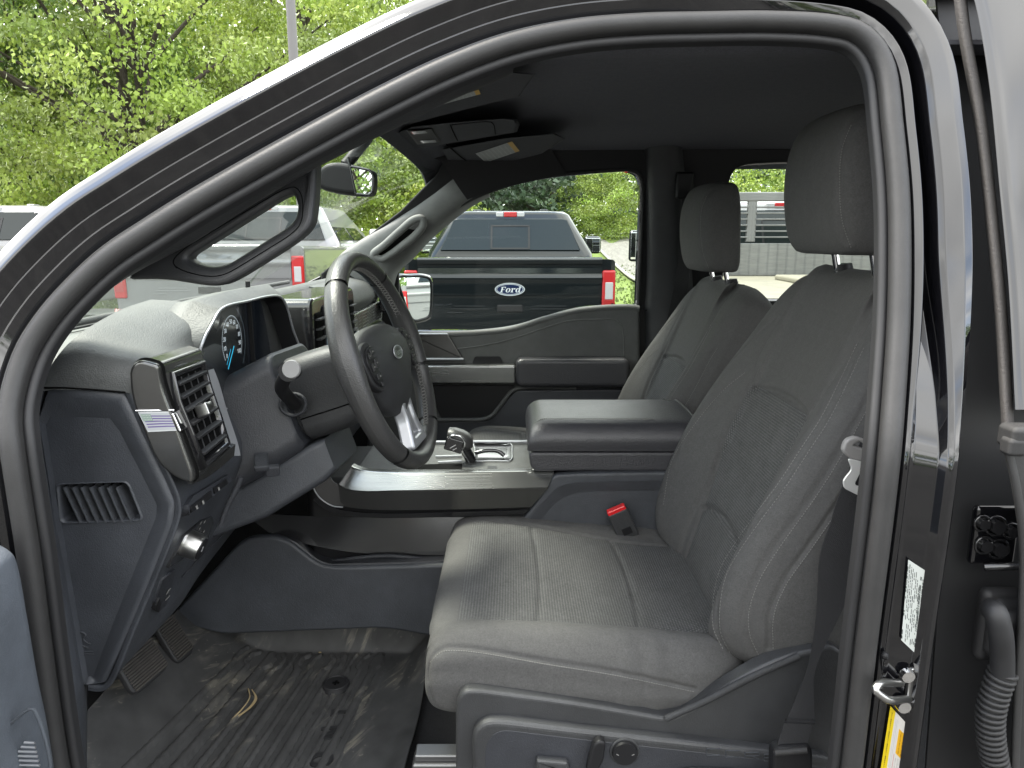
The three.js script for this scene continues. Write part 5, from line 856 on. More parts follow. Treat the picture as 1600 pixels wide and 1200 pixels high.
  // seat track end and carpet edge
  put(truck, 'seat_track', [box(.09, .02, .035, .004).translate(...atY(690, 1192, .80).toArray()), box(.075, .012, .03, .003).translate(...atY(686, 1176, .815).toArray())], phy(col(.16, .16, .16), .35, { metalness: .8 }), 'bright steel end of the seat track');
}
// passenger door inner panel
{
  const d = sub(truck, 'passenger_door', 'dark passenger door panel with armrest and brushed trim');
  const z = -.735, S = (l, q = z) => l.map(([u, v, w]) => at(u, v, w ?? q));
  const up = [[590, 519], [640, 518], [700, 518], [745, 516], [800, 510], [850, 495], [905, 481], [985, 476], [998, 478]], uz = up.map(([u, v]) => at(u, v, -.755));
  const body = roundShape([...uz, at(1000, 700, z), at(1000, 860, z), at(560, 860, z)].map(p => p), [.01, .02, .05, .05, .05, .08, .08, .05, .02, .02, .01, .01]);
  put(d, 'door_card', extrude(body, .05, -.775, .012, 5), M.doorTrim);
  put(d, 'card_crease', tube(S([[700, 546], [740, 542], [790, 532], [840, 516], [885, 502], [930, 499], [962, 500], [970, 506], [974, 525], [975, 556]], -.724), .0022, 60, 6), M.trimPale);
  put(d, 'belt_roll', tube(up.map(([u, v]) => at(u, v + 5, -.735)), .012, 60, 10), M.doorTrim);
  put(d, 'window_wiper', tube(up.map(([u, v]) => at(u, v + 1, -.762)), .004, 60, 6), M.black);
  put(d, 'lock_pin', rod(at(957, 474, -.75), at(957, 479, -.75), .004, 8), M.black);
  put(d, 'pull_cup_plate', extrude(roundShape(S([[640, 521], [700, 521], [724, 560], [652, 562]], -.715), .003), .03, -.735, .003), M.darkMetal);
  put(d, 'cup_edge', [rod(at(648, 561, -.70), at(724, 561, -.70), .004, 8), rod(at(640, 522, -.703), at(699, 522, -.703), .0035, 8)], M.silver);
  put(d, 'door_handle_well', extrude(roundShape(S([[742, 557], [782, 557], [786, 568], [738, 568]], -.722), .006), .004, -.722, .001), M.black);
  // trim bar and armrest
  const barS = (u0, u1, v0, v1, zz, t, m, n, b = .006) => put(d, n, extrude(roundShape(S([[u0, v0], [u1, v0], [u1, v1], [u0, v1]], zz), Math.max(.008, b * 1.8)), t, zz - t, b, 4), m);
  barS(640, 806, 571, 600, -.675, .06, M.brushed, 'trim_bar');
  barS(806, 985, 561, 606, -.66, .075, M.leatherSoft, 'armrest_pad', .014);
  put(d, 'pocket_back', extrude(roundShape(S([[665, 602], [806, 602], [775, 640], [765, 655], [690, 655]], -.715), .01), .012, -.727, .002), M.black);
  put(d, 'pocket_lip', tube(S([[640, 657], [700, 656], [755, 655], [768, 650], [780, 636], [800, 611], [808, 607], [900, 606]], -.70), .007, 60, 8), M.doorTrim);
  put(d, 'pocket_panel', extrude(roundShape(S([[630, 660], [760, 658], [806, 610], [1000, 608], [1000, 900], [630, 900]], -.705), .01), .02, -.725, .005), M.dashDark);
}
// outside mirror on the far door
{
  const m = sub(truck, 'door_mirror', 'black far door mirror with bright glass');
  const Z = -1.0, S = (l, z = Z) => l.map(([u, v]) => at(u, v, z));
  const n = V(.77, .04, .64).normalize(), c = at(650, 466, Z + .01), onP = (u, v) => { const d = ray(u, v), t = n.dot(c.clone().sub(V(0, CY, CZ))) / n.dot(d); return V(d.x * t, CY + d.y * t, CZ + d.z * t); };
  const gp = new THREE.CatmullRomCurve3([[622, 434], [640, 432], [662, 432], [672, 437], [674, 470], [671, 493], [660, 499], [646, 500], [637, 486], [628, 460]].map(([u, v]) => onP(u, v)), true, 'centripetal').getPoints(50).slice(0, 50);
  const bk = n.clone().multiplyScalar(-.006);
  put(m, 'mirror_glass', rings([gp.map(p => p.clone().add(bk)), gp], true, false, true), M.mirror);
  put(m, 'mirror_rim', tube(gp, .005, 80, 8, true), M.black);
  const cen = gp.reduce((q, p) => q.add(p), V()).multiplyScalar(1 / gp.length), sh = (k, d) => gp.map(p => cen.clone().add(p.clone().sub(cen).multiplyScalar(k)).addScaledVector(n, -d));
  put(m, 'mirror_housing', rings([sh(1.03, -.004), sh(1.12, .0), sh(1.14, .03), sh(1.0, .08), sh(.7, .11)], true, false, true), M.gloss);
  put(m, 'mirror_arm', rod(at(606, 500, -.80), at(628, 500, -1.02), .022, 12), M.black);
}
// inside mirror, overhead console, visors and their stickers
{
  const im = sub(truck, 'inside_mirror', 'black rear view mirror hanging from the windshield');
  const Z = .06, S = (l, z = Z) => l.map(([u, v]) => at(u, v, z));
  const h = roundShape(S([[493, 272], [505, 256], [528, 252], [580, 264], [585, 272], [584, 300], [578, 307], [535, 304], [505, 298], [494, 290]]), .02);
  put(im, 'mirror_shell', extrude(h, .05, Z - .05, .01, 4), M.black);
  const gl = new THREE.ShapeGeometry(roundShape(S([[549, 262], [577, 268], [581, 274], [580, 298], [576, 303], [557, 302]], Z), .004)); gl.translate(0, 0, Z + .0015);
  put(im, 'mirror_glass', gl, M.mirror);
  put(im, 'mirror_edge', tube(roundShape(S([[547, 260], [578, 266], [583, 273], [582, 300], [577, 305], [556, 303]]), .004).getPoints(4).map(p => V(p.x, p.y, Z + .001)), .0028, 60, 6, true), M.glossTrim);
  put(im, 'mirror_stem', rod(at(540, 258, .03), at(575, 215, .0), .012, 10), M.black);
  const oc = sub(truck, 'overhead_console', 'dark overhead console with two map lamps');
  const y = 1.842, C = (u, v, d = 0) => atY(u, v, y + d);
  const o = [[600, 214], [640, 198], [700, 191], [790, 184], [808, 186], [812, 194], [808, 206], [740, 218], [690, 226], [655, 232], [630, 236], [612, 228]];
  put(oc, 'console_shell', rings([o.map(([u, v]) => C(u, v, .03)), o.map(([u, v]) => C(u, v, .004)), o.map(([u, v]) => C(u * .94 + 705 * .06, v * .94 + 210 * .06, -.002))], true, false, true), M.visor);
  put(oc, 'lamp_bezel', rings([[[634, 203], [676, 200], [690, 222], [652, 226]].map(([u, v]) => C(u, v, -.0025)), [[637, 204], [674, 201.5], [686, 221], [654, 224]].map(([u, v]) => C(u, v, -.005))], true, false, true), M.black);
  for (const l of [[[642, 206], [664, 204], [668, 208], [646, 210]], [[656, 220], [680, 218.5], [682, 222.5], [659, 224]]]) put(oc, 'map_lamp', rings([l.map(([u, v]) => C(u, v, -.0055)), l.map(([u, v]) => C(u, v, -.007))], true, false, true), M.lampWhite);
  put(oc, 'hatch_seam', [tube([[703, 194], [708, 206], [715, 220]].map(([u, v]) => C(u, v, -.0025)), .0012, 12, 5), tube([[706, 195], [764, 190], [770, 193], [774, 210]].map(([u, v]) => C(u, v, -.0025)), .0010, 20, 5)], M.void);
  put(oc, 'glasses_lip', tube([[602, 212], [612, 220], [630, 232], [640, 234]].map(([u, v]) => C(u, v, -.003)), .004, 20, 8), M.trimPale);
  const vis = (name, px, yy, label) => { const g = sub(truck, name, label); put(g, 'visor_board', rings([px.map(([u, v]) => atY(u, v, yy + .014)), px.map(([u, v]) => atY(u, v, yy + .003)), px.map(([u, v]) => atY(u * .985 + .015 * px[0][0], v * .985 + .015 * px[0][1], yy))], true, false, true), M.visor); return g; };
  const v1 = vis('sun_visor', [[580, 196], [700, 142], [800, 112], [836, 116], [812, 150], [700, 178], [640, 194]], 1.838, 'folded dark driver sun visor with a yellow edged warning strip');
  const v2 = vis('sun_visor', [[690, 234], [790, 216], [868, 209], [884, 217], [846, 240], [760, 262], [706, 260]], 1.838, 'folded dark passenger sun visor with a printed warning label');
  v1.name = 'sun_visor'; v2.name = 'sun_visor';
  const lab = (g, px, yy, draw) => { const p = px.map(([u, v]) => atY(u, v, yy)), k = gridGeo([[p[0], p[1]], [p[3], p[2]]]); k.setAttribute('uv', new THREE.Float32BufferAttribute([0, 1, 1, 1, 0, 0, 1, 0], 2)); put(g, 'visor_label', k, std(col(1, 1, 1), .6, { map: canvasTex(300, 110, draw) })); };
  const pr = (x, w, h) => { x.fillStyle = '#a9abaa'; x.fillRect(0, 0, w, h); x.fillStyle = '#c8a04a'; x.fillRect(w - 34, 0, 34, h); x.fillStyle = '#6f7271'; for (let i = 0; i < 8; i++) for (let y = 8; y < h - 8; y += 9) x.fillRect(14 + i * 32, y, 22 + (i * 5 + y) % 8, 3); x.fillStyle = '#8c8f8d'; x.fillRect(118, 0, 3, h); };
  lab(v1, [[690, 159], [748, 140], [751, 147], [692, 163]], 1.8365, pr);
  lab(v2, [[743, 240], [800, 221], [812, 236], [759, 254]], 1.8365, pr);
  put(v2, 'visor_seam', tube([[698, 226], [716, 242], [732, 254]].map(([u, v]) => atY(u, v, 1.836)), .0015, 12, 5), M.void);
}
// ================================================================ outside: lot, verge, road, other trucks, trees
const hillY = (x, z) => { const d = CZ - z; return d < 0 ? 0 : 1.75 * sstep(10.5, 46, d) + .25 * sstep(9, 30, d) * (fbm(x * .12 + 4, z * .12, 1.5, 3) - .5); };
function onHill(u, v) { const d = ray(u, v); let t = 8; for (let i = 0; i < 400; i++) { const p = V(d.x * t, CY + d.y * t, CZ + d.z * t); if (p.y < hillY(p.x, p.z)) return V(p.x, hillY(p.x, p.z), p.z); t += .15; } return V(d.x * 60, hillY(d.x * 60, CZ + d.z * 60), CZ + d.z * 60); }
{
  const asT = tex(512, 512, (u, v) => { const n = .55 + .25 * pnoise(u, v, 128, 41) + .15 * pnoise(u, v, 12, 42) + .1 * pnoise(u, v, 4, 43); return [n, n * .99, n * .97]; }, [.35, .35]);
  const gT = tex(512, 512, (u, v) => { const n = pnoise(u, v, 128, 51) * .5 + pnoise(u, v, 30, 52) * .3 + pnoise(u, v, 6, 53) * .2; return [.36 + .26 * n, .46 + .24 * n, .18 + .14 * n]; }, [.4, .4]);
  const lot = new THREE.PlaneGeometry(160, 90, 40, 20).rotateX(-Math.PI / 2).translate(0, 0, 34); const uv = lot.attributes.uv; for (let i = 0; i < uv.count; i++) uv.setXY(i, uv.getX(i) * 160, uv.getY(i) * 90);
  const l = put(scene, 'parking_lot', lot, std(col(.085, .085, .085), .9, { map: asT, bumpMap: grainT, bumpScale: .004 })); l.userData = { kind: 'structure', label: 'grey asphalt parking lot under the trucks', category: 'parking lot' };
  const pts = []; for (let j = 0; j <= 60; j++) { const r = []; for (let i = 0; i <= 80; i++) { const z = -9.6 - 190 * Math.pow(j / 60, 1.8), x = (i / 80 - .5) * (110 + 200 * j / 60); r.push(V(x, hillY(x, z) + (j ? .02 : .0), z)); } pts.push(r); }
  const g = put(scene, 'grass_bank', gridGeo(pts), std(col(.45, .45, .45), 1, { map: gT })); g.userData = { kind: 'structure', label: 'sunlit grass bank rising behind the parked trucks', category: 'grass bank' };
  const left = [[1100, 500], [1010, 452], [985, 440], [962, 420], [940, 398], [920, 376], [905, 367], [880, 364]], right = [[1300, 430], [1160, 400], [1060, 384], [1010, 376], [980, 371], [955, 367.5], [930, 365], [900, 363]];
  const A = left.map(p => onHill(...p)), B = right.map(p => onHill(...p)), rows = [0, .2, .4, .6, .8, 1].map(k => A.map((p, i) => { const q = p.clone().lerp(B[i], k); q.y = hillY(q.x, q.z) + .05; return q; }));
  const rd = put(scene, 'road', sheet(rows, 40, 12), std(col(.21, .205, .195), .9, { map: asT })); rd.userData = { kind: 'structure', label: 'pale asphalt road curving up behind the parked trucks', category: 'road' };
  const kb = put(scene, 'kerb', sheet([A.map(p => p.clone().add(V(-.05, .10, .12))), A.map(p => p.clone().add(V(-.05, .16, .10))), A.map(p => p.clone().add(V(.02, .16, 0))), A.map(p => p.clone().add(V(.03, .04, 0)))], 40, 6), std(col(.34, .33, .30), .9)); kb.userData = { kind: 'structure', label: 'pale kerb along the road', category: 'kerb' };
  const lk = put(scene, 'kerb', box(120, .15, .16, .02).translate(0, .06, -9.55), std(col(.32, .31, .29), .9)); lk.name = 'kerb_001'; lk.userData = { kind: 'structure', label: 'straight kerb at the far edge of the lot', category: 'kerb' };
}
// ---------------------------------------------------------------- other trucks
const paintBlack = phy(col(.006, .008, .009), .10), paintSilver = phy(col(.15, .155, .155), .35, { clearcoat: 1, metalness: .25 }), paintWhite = phy(col(.20, .20, .20), .35, { clearcoat: 1 }), alu = phy(col(.19, .19, .185), .45, { metalness: .5, map: mottleT }), deckM = std(col(.165, .155, .115), .8, { map: mottleT });
const redOut = phy(col(.34, .012, .014), .25), lampOut = phy(col(.34, .34, .34), .25);
const tyreM = std(col(.015, .015, .015), .9), truckGlass = phy(col(.010, .014, .014), .02, { specularIntensity: .55 }), chromeOut = phy(col(.5, .5, .5), .15, { metalness: 1 });
const emblemT = canvasTex(512, 200, (x, w, h) => { x.fillStyle = '#c9cfd2'; x.fillRect(0, 0, w, h); x.fillStyle = '#16264a'; x.beginPath(); x.ellipse(w / 2, h / 2, w * .465, h * .43, 0, 0, 7); x.fill(); x.strokeStyle = '#d6dbde'; x.lineWidth = 7; x.beginPath(); x.ellipse(w / 2, h / 2, w * .435, h * .385, 0, 0, 7); x.stroke(); x.fillStyle = '#e4e8ea'; x.font = 'italic bold 118px serif'; x.textAlign = 'center'; x.textBaseline = 'middle'; x.save(); x.translate(w / 2, h / 2 + 4); x.scale(1.25, 1); x.fillText('Ford', 0, 0); x.restore(); });
const rrz = (x0, x1, z0, z1, r, y, n = 5) => rrect((x1 - x0) / 2, (z1 - z0) / 2, r, n).map(([a, b]) => V((x0 + x1) / 2 + a, y, (z0 + z1) / 2 + b));
function pickup(pos, turn, paint, label, o = {}) {
  const t = thing('parked_pickup', label, 'pickup truck', 'trucks parked across the lot'); t.position.copy(pos); t.rotation.y = turn;
  const bed = o.flatbed ? 3.1 : (o.bed || 1.70), yT = 1.42, zc = -bed - .06;
  const prof = new THREE.Shape(); const z0 = o.flatbed ? zc : 0;
  prof.moveTo(-z0, .62); const arch = (c) => { prof.lineTo(c - .48, .62); prof.absarc(c, .48, .47, Math.PI * .93, Math.PI * .07, true); };
  if (!o.flatbed) arch(1.12); arch(bed + 3.15 + (o.flatbed ? 0 : 0)); prof.lineTo(bed + 4.05, .62); prof.lineTo(bed + 4.15, .9); prof.lineTo(bed + 4.1, 1.22); prof.lineTo(bed + 2.75, 1.36); prof.lineTo(-z0 + (o.flatbed ? .02 : 0), yT - (o.flatbed ? .02 : 0)); prof.closePath();
  const bodyG = extrude(prof, 1.98, -.99, .045, 4).rotateY(Math.PI / 2); put(t, 'body', bodyG, paint);
  // cab upper with tumblehome
  const a = zc - .02, z1 = a - 2.35, yr = o.roof || 1.93;
  put(t, 'cab_roof', rings([rrz(-.96, .96, z1 - .5, a, .14, yT - .08), rrz(-.95, .95, z1 - .42, a - .01, .15, yT + .02), rrz(-.70, .70, z1 + .35, a - .24, .18, yr - .05), rrz(-.66, .66, z1 + .42, a - .28, .2, yr - .012), rrz(-.55, .55, z1 + .6, a - .40, .2, yr)], true, false, true), paint);
  const rear = (x, k, out = .008) => V(x, yT + .05 + k * (yr - yT - .145), a - .012 - k * .205 + out);
  const wp = rings([[[-.80, .02], [.80, .02], [.66, .96], [.60, 1], [-.60, 1], [-.66, .96]].map(([x, k]) => rear(x, k, .003)), [[-.80, .02], [.80, .02], [.66, .96], [.60, 1], [-.60, 1], [-.66, .96]].map(([x, k]) => rear(x * .99, k * .97 + .015, .010))], true, false, true);
  put(t, 'rear_window', wp, truckGlass);
  for (const [x0, x1, k0, k1] of [[-.225, -.205, .08, .78], [.205, .225, .08, .78], [-.225, .225, .76, .80], [-.225, .225, .06, .10]]) put(t, 'slider_frame', rings([[[x0, k0], [x1, k0], [x1, k1], [x0, k1]].map(([x, k]) => rear(x, k, .009)), [[x0, k0], [x1, k0], [x1, k1], [x0, k1]].map(([x, k]) => rear(x, k, .016))], true, false, true), M.black);
  if (o.interior) for (const [x, k, w, h] of [[-.50, .28, .14, .26], [.50, .28, .14, .26]]) { }
  const bl = yr - .055; put(t, 'brake_light', box(.15, .055, .03, .008).translate(0, bl + .008, a - .235), redOut); for (const s of [-1, 1]) put(t, 'cargo_lamp', box(.085, .05, .03, .008).translate(s * .122, bl + .008, a - .237), lampOut);
  for (const s of [-1, 1]) {
    const sw = (z, k) => V(s * (.955 - .255 * k + .006), yT + .03 + k * (yr - yT - .12), z);
    for (const [za, zb, ta, tb] of [[a - .22, a - 1.12, a - .36, a - 1.05], [a - 1.20, a - 2.2, a - 1.14, a - 1.72]]) put(t, 'side_window', rings([[sw(za, .05), sw(zb, .05), sw(tb, .92), sw(ta, .92)].map(p => p.clone().add(V(-s * .02, 0, 0))), [sw(za, .05), sw(zb, .05), sw(tb, .92), sw(ta, .92)]], true, false, true), truckGlass);
    const m = sub(t, 'door_mirror'); put(m, 'mirror_shell', box(.24, o.flatbed ? .40 : .24, .10, .05, 4).translate(s * (o.flatbed ? 1.28 : 1.15), yT + .10, a - 2.0), o.flatbed ? M.glossTrim : paint); put(m, 'mirror_glass', box(.20, o.flatbed ? .34 : .19, .01, .004).translate(s * (o.flatbed ? 1.28 : 1.15), yT + .10, a - 1.945), M.mirror); put(m, 'mirror_arm', box(.2, .04, .05, .01).translate(s * 1.02, yT + .05, a - 2.0), M.black);
    put(t, 'roof_rack_stub', box(.10, .03, .14, .012, 3).translate(s * .40, yr + .005, a - .55), paint);
  }
  for (const zw of [-1.12, -(bed + 3.15)]) for (const s of [-1, 1]) { const w = sub(t, 'wheel'); put(w, 'tyre', new THREE.TorusGeometry(.30, .11, 12, 30).rotateY(Math.PI / 2).scale(1.25, 1, 1).translate(s * .86, .41, zw), tyreM); put(w, 'rim', new THREE.CylinderGeometry(.22, .22, .2, 24).rotateZ(Math.PI / 2).translate(s * .88, .41, zw), chromeOut); }
  if (!o.flatbed) {
    // tailgate with spoiler lip, crease and stamped lower field
    const R = [[.70, -.0], [.78, .004], [1.06, .010], [1.085, .016], [1.09, .022], [1.20, .024], [1.235, .034], [1.255, .034], [1.275, .018], [1.36, .014], [1.385, .035], [1.42, .040], [1.435, .02], [1.44, -.06]].map(([y, z]) => [-.86, -.5, 0, .5, .86].map((x, i) => V(x, y, z + .004 - (i % 4 === 0 ? .010 : 0))));
    put(t, 'tailgate', sheet(R, 30, 52, .02, cr, lin), paint);
    for (const s of [-1, 1]) { const q = sub(t, 'tail_light'); put(q, 'lens', box(.125, .44, .06, .02, 4).translate(s * .925, 1.10, -.004), redOut); put(q, 'reverse_lens', box(.075, .16, .02, .008, 3).translate(s * .928, 1.13, .022), lampOut); put(q, 'lens_foot', box(.09, .10, .015, .005).translate(s * .925, 1.0, .024), phy(col(.28, .02, .02), .2)); put(t, 'bed_corner', box(.13, .78, .10, .04, 4).translate(s * .925, 1.03, -.06), paint); }
    for (const [x, y, w] of [[-.38, .985, .30], [-.38, .958, .36], [.38, .985, .30], [.38, .958, .36], [-.52, .925, .14], [.52, .925, .14]]) put(t, 'stamped_line', box(w, .009, .012, .003).translate(x, y, .012), paint);
    put(t, 'tailgate_handle', box(.24, .07, .02, .012).translate(0, .965, .012), M.black);
    put(t, 'bumper', box(1.9, .22, .18, .05, 4).translate(0, .60, .06), o.bumper || M.black); put(t, 'number_plate', box(.31, .15, .01, .004).translate(0, .62, .155), M.white);
    const em = sub(t, 'emblem', 'blue oval emblem with white script'); const e = new THREE.CircleGeometry(1, 48); e.scale(.140, .060, 1);
    put(em, 'emblem_plate', new THREE.CylinderGeometry(1, 1, .014, 48).rotateX(Math.PI / 2).scale(.147, .066, 1).translate(0, 1.145, .028), chromeOut); put(em, 'emblem_face', e.translate(0, 1.145, .0362), phy(col(.6, .6, .6), .2, { map: emblemT }));
  } else {
    put(t, 'deck', box(2.25, .10, 3.0, .01).translate(0, 1.20, -1.5), deckM, 'dusty beige flat deck');
    put(t, 'deck_bump', box(1.3, .05, 2.2, .02).translate(.3, 1.27, -1.2), deckM);
    for (const s of [-1, 1]) put(t, 'deck_rail', box(.06, .12, 3.05, .01).translate(s * 1.14, 1.22, -1.5), alu);
    put(t, 'deck_headboard', box(2.2, .32, .05, .008).translate(0, 1.41, -3.02), phy(col(.19, .19, .18), .45, { metalness: .4, bumpMap: tex(128, 128, (u, v) => { const f = (a, b) => Math.max(0, 1 - Math.hypot(a * 9, b * 3)); const x = (u * 8) % 1 - .5, y = (v * 8) % 1 - .5; return (Math.floor(u * 8) + Math.floor(v * 8)) % 2 ? f(x + y, x - y) : f(x - y, x + y); }, [3, 3], false), bumpScale: .012, map: mottleT }), 'diamond plate headboard');
    const ry = 1.60, rh = .42; for (const x of [-1.06, -.40, .40, 1.06]) put(t, 'rack_post', box(.09, rh, .05, .01).translate(x, ry + rh / 2 - .02, -3.04), alu);
    put(t, 'rack_top', box(2.24, .09, .06, .012).translate(0, ry + rh, -3.04), alu);
    for (const x of [-.73, 0, .73]) for (let i = 0; i < 6; i++) put(t, 'rack_slat', box(x ? .58 : .72, .016, .05, .004).translate(x, ry + .03 + i * .058, -3.03), alu);
    put(t, 'deck_step', box(1.9, .10, .12, .02).translate(0, .9, .04), M.black);
  }
  return t;
}
const dz = d => CZ - d;
pickup(V(-.02, .005, dz(6.95)), 0, paintBlack, 'black pickup parked beyond the passenger window, seen from behind', { bed: 1.5 });
pickup(V(-3.16, .12, dz(7.75)), .02, paintSilver, 'silver pickup seen through the windshield above the steering wheel', { bed: 1.75, bumper: chromeOut });
pickup(V(-6.86, .12, dz(7.9)), .02, paintWhite, 'white topped pickup cut off by the picture edge left of the pillar', { bed: 1.75 });
pickup(V(2.60, 0, dz(4.45)), -.06, paintWhite, 'truck with aluminium flatbed and slatted rack seen through the rear window', { flatbed: true, roof: 2.0 });
// white pickup in the door mirror, then two unseen ones added for dark reflections
pickup(V(11.5, 0, -2.3), -Math.PI * .5 + .15, paintWhite, 'white pickup reflected small in the far door mirror', {});
pickup(V(-3.5, 0, 17), Math.PI, paintSilver, 'silver pickup added unseen behind the viewer to darken reflections', {});
pickup(V(4.5, 0, 17.5), Math.PI, paintBlack, 'black pickup added unseen behind the viewer to darken reflections', {});
// ---------------------------------------------------------------- lamp post and wires
{
  const lp = thing('lamp_post', 'grey steel lamp post rising in front of the maple', 'lamp post'); const p = at(457, 60, dz(10.9)), g = hillY(p.x, p.z);
  put(lp, 'post', new THREE.CylinderGeometry(.055, .075, 9, 16).translate(p.x, g + 4.5, p.z), std(col(.14, .135, .13), .6)); put(lp, 'base_collar', new THREE.CylinderGeometry(.2, .24, .3, 16).translate(p.x, g + .15, p.z), std(col(.3, .3, .29), .9)); put(lp, 'lamp_head', box(.7, .12, .3, .04).translate(p.x + .3, g + 9, p.z), std(col(.14, .135, .13), .6));
}
// ---------------------------------------------------------------- trees and shrubs
const leafMat = (r, g, b) => phy(col(1, 1, 1), .75, { vertexColors: true, transmission: .40, thickness: 0 });
const leafM = leafMat(), barkM = std(col(.085, .068, .05), .95, { bumpMap: grainT, bumpScale: .02, map: mottleT });
function leaves(list) { // list of [point, size, colour, droop]
  const n = list.length, pos = new Float32Array(n * 12), cl = new Float32Array(n * 12), nor = new Float32Array(n * 12), idx = new Uint32Array(n * 6);
  const X = V(), Y = V(), Nn = V();
  list.forEach(([p, s, c, dr], i) => {
    const a = rnd() * 6.283, el = rr(-.9, .5) - (dr || 0); Y.set(Math.cos(a) * Math.cos(el), Math.sin(el), Math.sin(a) * Math.cos(el)); X.set(rr(-1, 1), rr(-.5, .5), rr(-1, 1)).cross(Y).normalize(); Nn.crossVectors(X, Y).normalize();
    const w = s * rr(.24, .40), q = [p, p.clone().addScaledVector(Y, s * .5).addScaledVector(X, w).addScaledVector(Nn, s * .08), p.clone().addScaledVector(Y, s), p.clone().addScaledVector(Y, s * .45).addScaledVector(X, -w).addScaledVector(Nn, s * .08)];
    q.forEach((v, k) => { const o = i * 12 + k * 3; pos[o] = v.x; pos[o + 1] = v.y; pos[o + 2] = v.z; nor[o] = Nn.x; nor[o + 1] = Nn.y; nor[o + 2] = Nn.z; cl[o] = c[0]; cl[o + 1] = c[1]; cl[o + 2] = c[2]; });
    const b = i * 4; idx.set([b, b + 1, b + 2, b, b + 2, b + 3], i * 6);
  });
  const g = new THREE.BufferGeometry(); g.setAttribute('position', new THREE.BufferAttribute(pos, 3)); g.setAttribute('normal', new THREE.BufferAttribute(nor, 3)); g.setAttribute('color', new THREE.BufferAttribute(cl, 3)); g.setIndex(new THREE.BufferAttribute(idx, 1)); return g;
}
function limb(a, b, r0, r1, wob = .2) { const m = a.clone().lerp(b, .5).add(V(rr(-wob, wob), rr(-wob, wob) * .5, rr(-wob, wob))); const c = new THREE.CatmullRomCurve3([a, m, b]), rows = []; for (let i = 0; i <= 8; i++) { const t = i / 8, p = c.getPoint(t), T = c.getTangent(t), x = V(.3, .1, 1).cross(T).normalize(), y = V().crossVectors(T, x), r = r0 + (r1 - r0) * t, row = []; for (let k = 0; k <= 8; k++) { const an = k / 8 * 6.2832; row.push(p.clone().addScaledVector(x, r * Math.cos(an)).addScaledVector(y, r * Math.sin(an))); } rows.push(row); } return gridGeo(rows); }
function tree(name, label, x, z, o) {
  const t = thing(name, label, o.cat || 'tree', o.group), g = hillY(x, z), base = V(x, g, z), wood = [];
  const H = o.h, top = V(x + rr(-.3, .3), g + H * .8, z); if (o.trunk !== false) wood.push(limb(base.clone().add(V(0, -.1, 0)), top, o.tr || .18, .05, .3));
  const L = [], cl = [];
  for (let i = 0; i < o.clumps; i++) { let p; do p = V(rr(-1, 1), rr(-1, 1), rr(-1, 1)); while (p.length() > 1); const l = Math.pow(p.length(), .5); p.normalize().multiplyScalar(l); const k = o.cone ? 1 - .86 * (p.y * .5 + .5) : 1; cl.push(V(x + p.x * o.rx * k, g + o.cy + p.y * o.ry, z + p.z * (o.rz || o.rx) * k)); }
  cl.forEach((c, i) => { if (o.trunk !== false && i % (o.every || 3) === 0) wood.push(limb(base.clone().lerp(top, Math.max(.15, Math.min(.95, (c.y - g - .4) / H * .8))), c, (o.tr || .18) * .28, .012, .25));
    const tone = rr(.62, 1.25), cr2 = o.cr * rr(.7, 1.25), yel = rr(0, 1);
    for (let k = 0; k < o.per; k++) { const r = Math.pow(rnd(), .6) * cr2, a = rnd() * 6.283, e = Math.asin(rr(-1, 1)); const p = V(c.x + r * Math.cos(a) * Math.cos(e) * 1.25, c.y + r * Math.sin(e) * (o.flat || .6), c.z + r * Math.sin(a) * Math.cos(e) * 1.25), m = tone * rr(.75, 1.25); const q = o.col, w = o.col2 || q; L.push([p, o.leaf * rr(.65, 1.3), [0, 1, 2].map(n => (q[n] + (w[n] - q[n]) * yel) * m), o.droop || .2]); } });
  if (wood.length) put(t, 'trunk', merge(wood), barkM); put(t, 'crown', leaves(L), leafM); return t;
}
const P = (u, d) => ({ x: (u - 800) / FOC * d * 1.0, z: dz(d) });
const MAPLE = [.21, .31, .035], MAPLE2 = [.35, .43, .085], DEEP = [.085, .16, .03], CONE = [.045, .09, .042], CONE2 = [.08, .13, .055], BRUSH = [.17, .19, .06], LIME = [.26, .32, .045];
